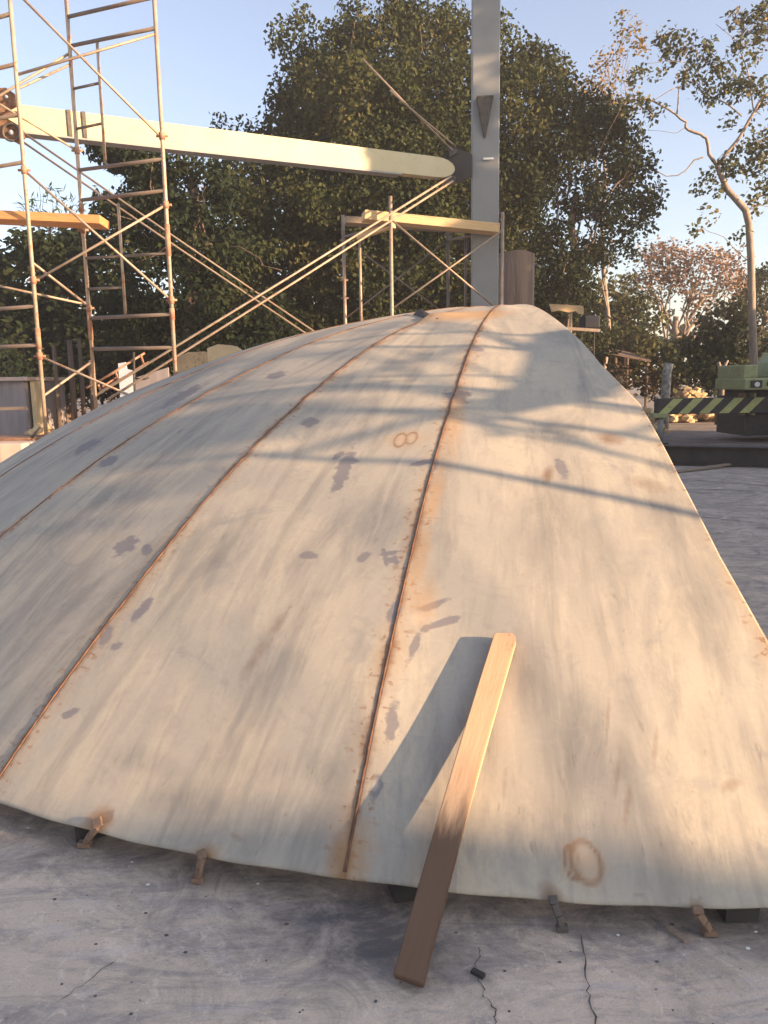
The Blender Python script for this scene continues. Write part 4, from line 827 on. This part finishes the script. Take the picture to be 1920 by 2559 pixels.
MB().bar(at(-40, 1022, 13), at(66, 1020, 13), .06, .05).build('rail', M['galv_shade'], ct)
q = at(55, 1108, 12.2); zq = vz(q[0], 12.2, 1108); o = MB().box((q[0]-.9, 12.5, zq/2), (1.8, .6, zq)).build('concrete_block', M['slabpink'], None, bevel=.02); tag(o, 'low pinkish concrete block lying at the left edge near the shell', 'block')
for j, (px, ya, yb, w_) in enumerate(((145, 862, 1030, .1), (182, 850, 1000, .13), (205, 845, 980, .1), (228, 900, 990, .09))):
    q = at(px, yb, 20+j*.6); o = MB().tube([(q[0], q[1], -.02), (q[0]+.03, q[1], vz(q[0], q[1], ya))], [w_*.7, w_*.5], 8).build('bare_trunk', M['bark'], None, True)
    tag(o, ('leftmost thin pale trunk seen between the tall scaffold legs', 'thickest pale trunk seen between the tall scaffold legs', 'pale trunk just right of the thickest one between the scaffold legs', 'short pale trunk nearest the rusty frame behind the shell')[j], 'tree trunk', 'bare trunks under the left trees')

# ------------------------------------------------------------------ loose chips on the slab
mb = MB()
spec = [][:0]+[(70, 2070, .010), (330, 2155, .008), (370, 2212, .012), (645, 2210, .010), (1545, 2338, .010), (1870, 2372, .013), (1890, 2330, .010), (1710, 2388, .006)]
for px, py, s_ in spec:
    s_ *= .65; g_ = gnd(px, py); mb.add([g_+np.array([math.cos(t)*s_*random.uniform(.6, 1), math.sin(t)*s_*.7*random.uniform(.6, 1), z]) for z in (0.001, s_*.35) for t in np.linspace(0, 5.2, 6)], [(0, 1, 2, 3, 4, 5)[::-1], (6, 7, 8, 9, 10, 11)]+[(i, (i+1) % 6, (i+1) % 6+6, i+6) for i in range(6)])
o = mb.build('pale_chips', M['chalk'], None); tag(o, 'scattered tiny white chips on the concrete near the shell edge', 'debris', kind='stuff')
mb = MB()
for k in range(110):
    px, py = random.uniform(0, 1920), 2060+500*random.random()**1.0
    if py < 2060+ (px/1920)*260: continue
    s_ = random.choice((.0015, .002, .003, .004, .006))*random.uniform(.7, 1.2); g_ = gnd(px, py)
    mb.add([g_+np.array([math.cos(t)*s_*random.uniform(.6, 1.4), math.sin(t)*s_*random.uniform(.5, 1), z]) for z in (0.001, s_*.45) for t in np.linspace(0, 5.2, 6)], [(0, 1, 2, 3, 4, 5)[::-1], (6, 7, 8, 9, 10, 11)]+[(i, (i+1) % 6, (i+1) % 6+6, i+6) for i in range(6)])
o = mb.build('dark_grit', M['crackm'], None); tag(o, 'dark grit and slag crumbs scattered over the concrete', 'debris', kind='stuff')
for px, py, dx, dy, w_, lab in ((1672, 2318, 44, 34, .010, 'thin pale wood splinter on the slab beside the right-hand clip'), (1180, 2425, 30, 16, .008, 'small dark metal scrap on the slab right of the plank foot')):
    a, b_ = gnd(px, py, .006), gnd(px+dx, py+dy, .006); o = MB().bar(a, b_, w_*2, .01).build('scrap_sliver', M['oldwood'] if px > 1500 else M['dark'], None); tag(o, lab, 'scrap')

# ------------------------------------------------------------------ unseen shade casters added outside the frame
wl = empty('shade_wall', (19, -4, 0), 'unseen wall added right of the yard, its top cut to shape the shade', 'wall')
pts = [(-22, 5.2), (-6.0, 5.2), (-5.75, 5.05), (-5.45, 4.62), (-3, 4.6), (0, 4.8), (3, 5.6), (20, 5.6)]  # top of the added wall is stepped to shape its shade
MB().prism([(19, pts[0][0], 0)]+[(19, a, z) for a, z in pts]+[(19, pts[-1][0], 0)], (.3, 0, 0)).build('wall_panel', M['plaster'], wl)
def side_tree(loc, blobs, lab, n_=60, size=(.2, .09), sp=.3, tk=1.):
    rt = empty('shade_tree', loc, lab, 'tree'); cs = []
    for (x_, y_, z_, a, b_, c_) in blobs:
        d = rng.normal(0, 1, (n_, 3)); d /= np.linalg.norm(d, axis=1)[:, None]; cs.append(np.array([x_, y_, z_])+d*(rng.random(n_)**.4)[:, None]*np.array([a, b_, c_]))
        MB().tube([np.array(loc), (np.array(loc)*[1, 1, 0]+np.array([x_, y_, 0])*[1, 1, 0])/2+np.array([0, 0, z_*.6]), (x_, y_, z_)], [.12*tk, .08*tk, .02*tk], 7).build('trunk', M['bark'], rt, True)
    cen = np.vstack(cs); leaves_mesh('crown', cen, np.clip(.4+rng.normal(0, .2, len(cen)), 0, 1), M['leafdark'], rt, 16, sp, size, .5)
side_tree((12, 7.6, 0), [(12, 7.4, 6.2, 1.6, 1.5, 2.0), (12, 7.6, 9, 1.6, 1.6, 2.0), (12.3, 9.6, 7, 1.6, 1.8, 2.2), (12, 6.6, 4.6, 1.2, .7, 1.0), (12, 5.6, 7.3, .5, .45, .4)], 'unseen tree added right of the yard to shade the column', 240)  # added out of view so the column and beam tip fall in shade
tw3 = empty('scaffold_tower', (6.4, 1.8, 0), 'unseen tube scaffold added right of the shell to cast tube shadows', 'scaffold', 'scaffold towers on the site')  # unseen tower added to cast tube shadows across the shell
for xy in ((5.6, 1.55), (5.6, 2.35), (6.9, 1.5), (6.9, 2.5), (8.2, 1.2), (8.2, 2.3)):
    MB().tube([(xy[0], xy[1], 0), (xy[0], xy[1], 4.1)], .022, 8).build('leg', M['galv'], tw3, True)
for z in (2.75, 3.4):
    for a, b_ in (((5.6, 1.55), (5.6, 2.35)), ((6.9, 1.5), (6.9, 2.5)), ((8.2, 1.2), (8.2, 2.3))): MB().tube([(*a, z), (*b_, z)], .018, 8).build('rung', M['galv_shade'], tw3, True)
for a, b_ in (((5.6, 1.55, 1.3), (6.9, 1.5, 3.3)), ((6.9, 2.5, 1.5), (8.2, 2.3, 3.5)), ((5.6, 2.35, 3.4), (6.9, 2.5, 1.8))): MB().tube([a, b_], .013, 6).build('cross_brace', M['galv'], tw3, True)
def toward_sun(px, py, x_):
    q = hit(px, py); return q+SUN*((x_-q[0])/SUN[0])
pl_ = [toward_sun(px, py, 5.45) for px, py in ((1236, 1010), (1300, 940), (1330, 860), (1345, 830), (1420, 822), (1480, 860), (1535, 900), (1560, 960), (1530, 990), (1400, 1010), (1300, 1030))]  # added sheet, outline carried from the wanted shadow towards the sun
ps = MB().prism(pl_, (.02, 0, 0)).build('shade_sheet', M['oldwood'], None); tag(ps, 'unseen ragged sheet added right of the shell, cut to its shadow', 'sheet')
for (a, b_, rr) in (((590, 905), (1240, 1050), .02), ((640, 860), (1420, 905), .018), ((560, 960), (1460, 1100), .02), ((400, 1050), (1300, 1062), .018), ((700, 880), (1250, 935), .014), ((780, 835), (1300, 860), .02), ((640, 1005), (1000, 950), .014)):
    A_, B_ = toward_sun(*a, 7.4), toward_sun(*b_, 5.7); MB().tube([A_-(B_-A_)*.1, B_+(B_-A_)*.1], rr*.7, 7).build('shade_bar', M['galv'], tw3, True)  # unseen bars added so their shadows streak the shell near its crest
side_tree((12.5, -4.8, 0), [(12, -.95, 4.66, .25, .40, .13), (12, -1.7, 4.50, .2, .4, .13)], 'unseen small tree added right of the yard to shade the left plates', 22, (.12, .04), .12, .25)  # leaf clumps added out of view to shade the left plates

# ------------------------------------------------------------------ haze added to veil the far trees
hz = MB().box((0, 130, 7.45), (640, 760, 17.1)).build('haze', bpy.data.materials.new('haze_air'), None); tag(hz, 'thin haze added to soften and lighten the far trees', 'haze', kind='stuff')
hm = hz.data.materials[0]; hm.use_nodes = True; hn = hm.node_tree; hn.nodes.remove(hn.nodes['Principled BSDF'])
pv = hn.nodes.new('ShaderNodeVolumePrincipled'); pv.inputs['Density'].default_value = .0018; pv.inputs['Color'].default_value = (.93, .93, .95, 1); pv.inputs['Anisotropy'].default_value = .2
hn.links.new(pv.outputs[0], hn.nodes['Material Output'].inputs['Volume'])
